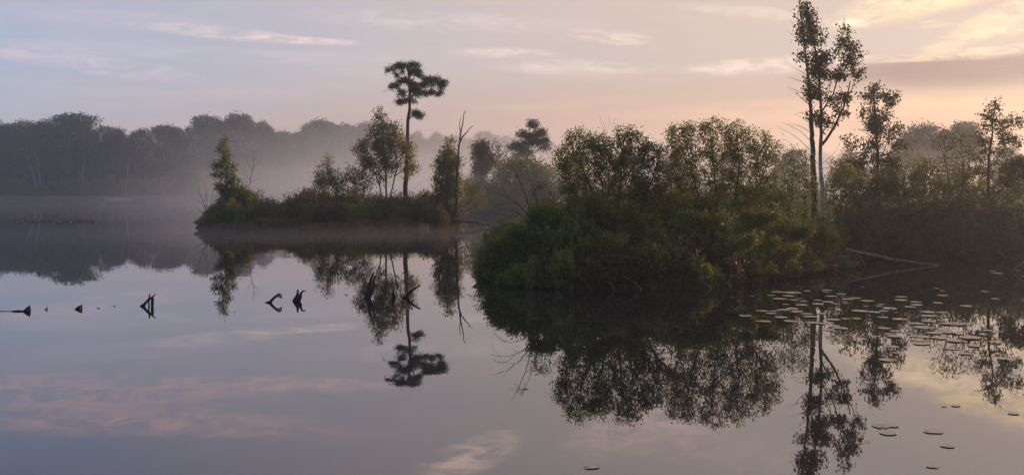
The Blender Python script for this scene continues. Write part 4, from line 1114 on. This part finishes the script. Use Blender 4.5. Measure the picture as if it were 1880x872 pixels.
snag('upright_snag', 'short upright black snag between the tall forked one and the slanting one', 'snag', [([(722, 550), (722, 540), (721.5, 530), (722.5, 524)], 0.05, 0.012), ([(719, 548), (720, 538)], 0.03, 0.012), ([(725, 549), (725, 540)], 0.03, 0.012)], 546.5)
snag('slanting_snag', 'black snag slanting up out of the water below the tall pine', 'snag', [([(741, 547), (749, 540), (757, 533), (765, 526), (771, 523.5)], 0.055, 0.018), ([(746, 546), (752, 538)], 0.05, 0.03), ([(755, 535), (758, 540)], 0.03, 0.02)], 545.5)

# ------------------------------------------------------------------ water lilies
def pad_mesh(seed):
    rg = np.random.default_rng(seed); n = 26; notch = 0.22
    th = np.linspace(notch, 2 * math.pi - notch, n); r = 1 + 0.05 * np.sin(3 * th + seed) + rg.normal(size=n) * 0.02
    vs = [(0.08, 0, 0.0), (0.08, 0, -0.03)]
    for f, z in ((0.55, 0.012), (0.94, 0.0), (1.0, 0.03)):
        for a, q in zip(th, r): vs.append((q * f * math.cos(a), q * f * math.sin(a), z + rg.normal() * 0.012 + (0.05 * max(0, math.sin(2 * a + seed)) if f == 1.0 else 0)))
    for a, q in zip(th, r): vs.append((q * 0.97 * math.cos(a), q * 0.97 * math.sin(a), -0.03))
    fs = []
    for i in range(n - 1):
        fs.append((0, 2 + i, 3 + i))
        for k in range(3): fs.append((2 + k * n + i, 2 + (k + 1) * n + i, 3 + (k + 1) * n + i, 3 + k * n + i))
        fs.append((1, 3 + 3 * n + i, 2 + 3 * n + i))
    for e in (0, n - 1): fs.append((0, 1, 2 + 3 * n + e, 2 + 2 * n + e, 2 + n + e, 2 + e) if e else (0, 2 + e, 2 + n + e, 2 + 2 * n + e, 2 + 3 * n + e, 1))
    me = bpy.data.meshes.new('lily_pad'); me.from_pydata(vs, [], fs); me.polygons.foreach_set('use_smooth', [True] * len(fs)); me.update()
    me.materials.append(M['pad']); return me


pads = [pad_mesh(i) for i in range(6)]
A = [(144, 222, 28), (264, 218, 60), (310, 199, 95), (400, 204, 110), (373, 220, 80), (495, 190, 48), (622, 187, 66), (614, 201, 42), (714, 208, 66), (646, 224, 76), (322, 242, 100), (408, 251, 60), (450, 235, 34), (470, 255, 48), (355, 277, 46), (457, 283, 80),
     (560, 248, 50), (625, 260, 86), (565, 275, 90), (672, 275, 50), (735, 258, 38), (737, 270, 38), (752, 245, 76), (800, 239, 80), (880, 252, 86), (964, 275, 50), (868, 288, 42), (952, 290, 50), (1020, 300, 100), (1094, 228, 82), (1094, 250, 80), (1190, 264, 76),
     (1192, 278, 76), (1155, 293, 80), (1318, 174, 34), (1357, 190, 34), (1358, 217, 70), (1328, 266, 66), (1630, 195, 50), (1592, 200, 16), (1697, 239, 50), (1510, 286, 86), (98, 351, 98), (208, 321, 95), (285, 318, 60), (400, 303, 90), (345, 313, 90), (430, 325, 90),
     (490, 335, 80), (585, 335, 70), (692, 314, 55), (265, 337, 70), (328, 357, 84), (510, 354, 94), (217, 386, 100), (393, 387, 100), (525, 391, 95), (580, 398, 80), (665, 375, 90), (740, 371, 60), (810, 365, 60), (830, 318, 110), (925, 327, 90), (985, 322, 60), (978, 357, 70),
     (1066, 328, 30), (1086, 372, 105), (1265, 328, 90), (1355, 327, 76), (1276, 350, 110), (1268, 385, 95), (1190, 402, 110), (1235, 421, 120), (1352, 381, 55), (1395, 401, 100), (1470, 403, 95), (628, 438, 90), (705, 428, 110), (665, 415, 80), (990, 432, 90), (1062, 446, 90),
     (1020, 464, 60), (1050, 481, 100), (930, 485, 50), (1165, 480, 50), (1300, 459, 100), (1392, 455, 110), (1462, 462, 90), (1230, 481, 100), (1340, 491, 110), (1440, 510, 120), (1535, 490, 130), (1195, 504, 110), (1225, 527, 120), (1645, 445, 70), (1380, 437, 100),
     (1040, 545, 80), (1010, 632, 110), (1750, 625, 90), (1680, 67, 50), (1712, 75, 66), (1840, 60, 30), (1875, 95, 30), (1875, 252, 30), (852, 163, 26), (1560, 540, 90), (1620, 470, 60), (1700, 520, 80), (1420, 560, 90), (1500, 590, 80)]
G = 'lily pads afloat in the dark reflection of the near bank'
for i, (cx, cy, cw) in enumerate(A):
    px, py, w = 1340 + cx / 3.481, 480 + cy / 3.481, cw / 3.481
    x, d = W(px, py); r = w / F * d / 2
    o = link('lily_pad', pads[i % 6], M['pad'], loc=(x, d, 0.006 + 0.005 * (i % 4)))
    o.scale = (r, r * rnd.uniform(0.8, 1.0), max(r, 0.1) * 0.13); o.rotation_euler = (R(rnd.uniform(-1.2, 1.2)), R(rnd.uniform(-1.2, 1.2)), rnd.uniform(0, 6.28))
    tag(o, 'pale floating lily pad in the crowded bed off the near bank', 'lily pad', G)
for cx, cy, cw, lab in [(1292, 275, 75, 'curled lily pad in the cluster of three on open water'), (1338, 272, 62, 'lily pad lying against the curled pad in the cluster of three'), (1259, 272, 18, 'tiny pad at the edge of the cluster of three lily pads'),
                        (1320, 302, 80, 'single oval lily pad just below the cluster of three'), (1505, 296, 82, 'large lone lily pad on open water right of the cluster of three'), (1567, 355, 65, 'ragged lone lily pad on the orange reflection'),
                        (1503, 440, 50, 'torn crumpled lily pad farthest out from the near bank'), (1552, 193, 24, 'smaller pad of the pair under the birch bed'), (1600, 190, 42, 'larger pad of the pair under the birch bed'),
                        (1836, 222, 50, 'lone lily pad beneath the reflection of the dark-leaved small tree'), (103, 441, 70, 'solitary lily pad far from all others below the wide bush reflection')]:
    px, py, w = 1040 + cx / 2.238, 660 + cy / 2.238, cw / 2.238
    x, d = W(px, py); r = w / F * d / 2
    o = link('lily_pad', pads[int(cx) % 6], M['pad'], loc=(x, d, 0.007))
    o.scale = (r, r * 0.85, r * 0.25); o.rotation_euler = (0, 0, rnd.uniform(0, 6.28))
    tag(o, lab, 'lily pad')

for p in protos + pprotos + sh_g + sh_b + sh_f + sh_w:          # a prototype that found no place leaves no trace
    if p.name not in used:
        for ch in list(p.children): bpy.data.objects.remove(ch)
        bpy.data.objects.remove(p)

# ------------------------------------------------------------------ haze
def box(name, lo, hi, m):
    v = [(x, y, z) for z in (lo[2], hi[2]) for y in (lo[1], hi[1]) for x in (lo[0], hi[0])]
    f = [(0, 2, 3, 1), (4, 5, 7, 6), (0, 1, 5, 4), (2, 6, 7, 3), (0, 4, 6, 2), (1, 3, 7, 5)]
    me = bpy.data.meshes.new(name); me.from_pydata(v, [], f); me.update()
    return tag(link(name, me, m), kind='stuff')


box('haze', (-660, -80, -1.6), (660, 660, 27), haze_mat('haze_air', 0.0009, (0.78, 0.89, 1.0), 0.72))


def mist_mat(name, dens, colour, g_):
    m = haze_mat(name, dens, colour, g_); g = m.node_tree
    v = next(n for n in g.nodes if n.type == 'PRINCIPLED_VOLUME')
    def N(t, **k):
        o = g.nodes.new(t)
        for a, b in k.items(): setattr(o, a, b)
        return o
    tc = N('ShaderNodeTexCoord'); mp = N('ShaderNodeMapping'); g.links.new(tc.outputs['Generated'], mp.inputs[0])
    mp.inputs['Location'].default_value = (-1, -1, -1); mp.inputs['Scale'].default_value = (2, 2, 2)
    dt = N('ShaderNodeVectorMath', operation='DOT_PRODUCT'); g.links.new(mp.outputs[0], dt.inputs[0]); g.links.new(mp.outputs[0], dt.inputs[1])
    a = N('ShaderNodeMath', operation='SUBTRACT'); a.use_clamp = True; a.inputs[0].default_value = 1; g.links.new(dt.outputs['Value'], a.inputs[1])
    b = N('ShaderNodeMath', operation='POWER'); g.links.new(a.outputs[0], b.inputs[0]); b.inputs[1].default_value = 1.6
    c = N('ShaderNodeMath', operation='MULTIPLY'); g.links.new(b.outputs[0], c.inputs[0]); c.inputs[1].default_value = dens
    g.links.new(c.outputs[0], v.inputs['Density'])
    return m


def mist_bank(name, c, r, dens, g_, label, colour=(0.96, 0.97, 0.99)):
    bm_v, bm_f = [], []; nu, nv = 48, 16
    for j in range(1, nv):
        t = math.pi * j / nv
        for i in range(nu):
            a = 2 * math.pi * i / nu; w = 1 + 0.06 * math.sin(3 * a + c[0]) + 0.04 * math.sin(5 * a + c[1])
            bm_v.append((r[0] * w * math.sin(t) * math.cos(a), r[1] * w * math.sin(t) * math.sin(a), r[2] * math.cos(t)))
    top = len(bm_v); bm_v += [(0, 0, r[2]), (0, 0, -r[2])]
    for j in range(nv - 2):
        for i in range(nu): bm_f.append((j * nu + i, (j + 1) * nu + i, (j + 1) * nu + (i + 1) % nu, j * nu + (i + 1) % nu))
    for i in range(nu):
        bm_f.append((top, i, (i + 1) % nu)); e = (nv - 2) * nu; bm_f.append((top + 1, e + (i + 1) % nu, e + i))
    me = bpy.data.meshes.new(name); me.from_pydata(bm_v, [], bm_f); me.update()
    return tag(link(name, me, mist_mat(name + '_air', dens, colour, g_), loc=c), label, 'mist', kind='stuff')


mist_bank('mist', (22, 190, 0), (105, 112, 21), 0.013, 0.5, 'broad bank of mist in front of the far wood')
mist_bank('mist', (14, 112, 0), (66, 34, 8.0), 0.040, 0.5, 'low mist round the tiered pine')
mist_bank('mist', (-75, 170, 0), (95, 75, 22), 0.0030, 0.72, 'thin bluish mist before the dark far wood', (0.70, 0.86, 1.0))
mist_bank('mist', (-60, 125, 0), (80, 48, 1.8), 0.0018, 0.5, 'thin mist lying on the open water of the far lake')
mist_bank('mist', (-9, 49, 0), (28, 8.0, 0.6), 0.009, 0.5, 'wisp of mist on the water before the islet')
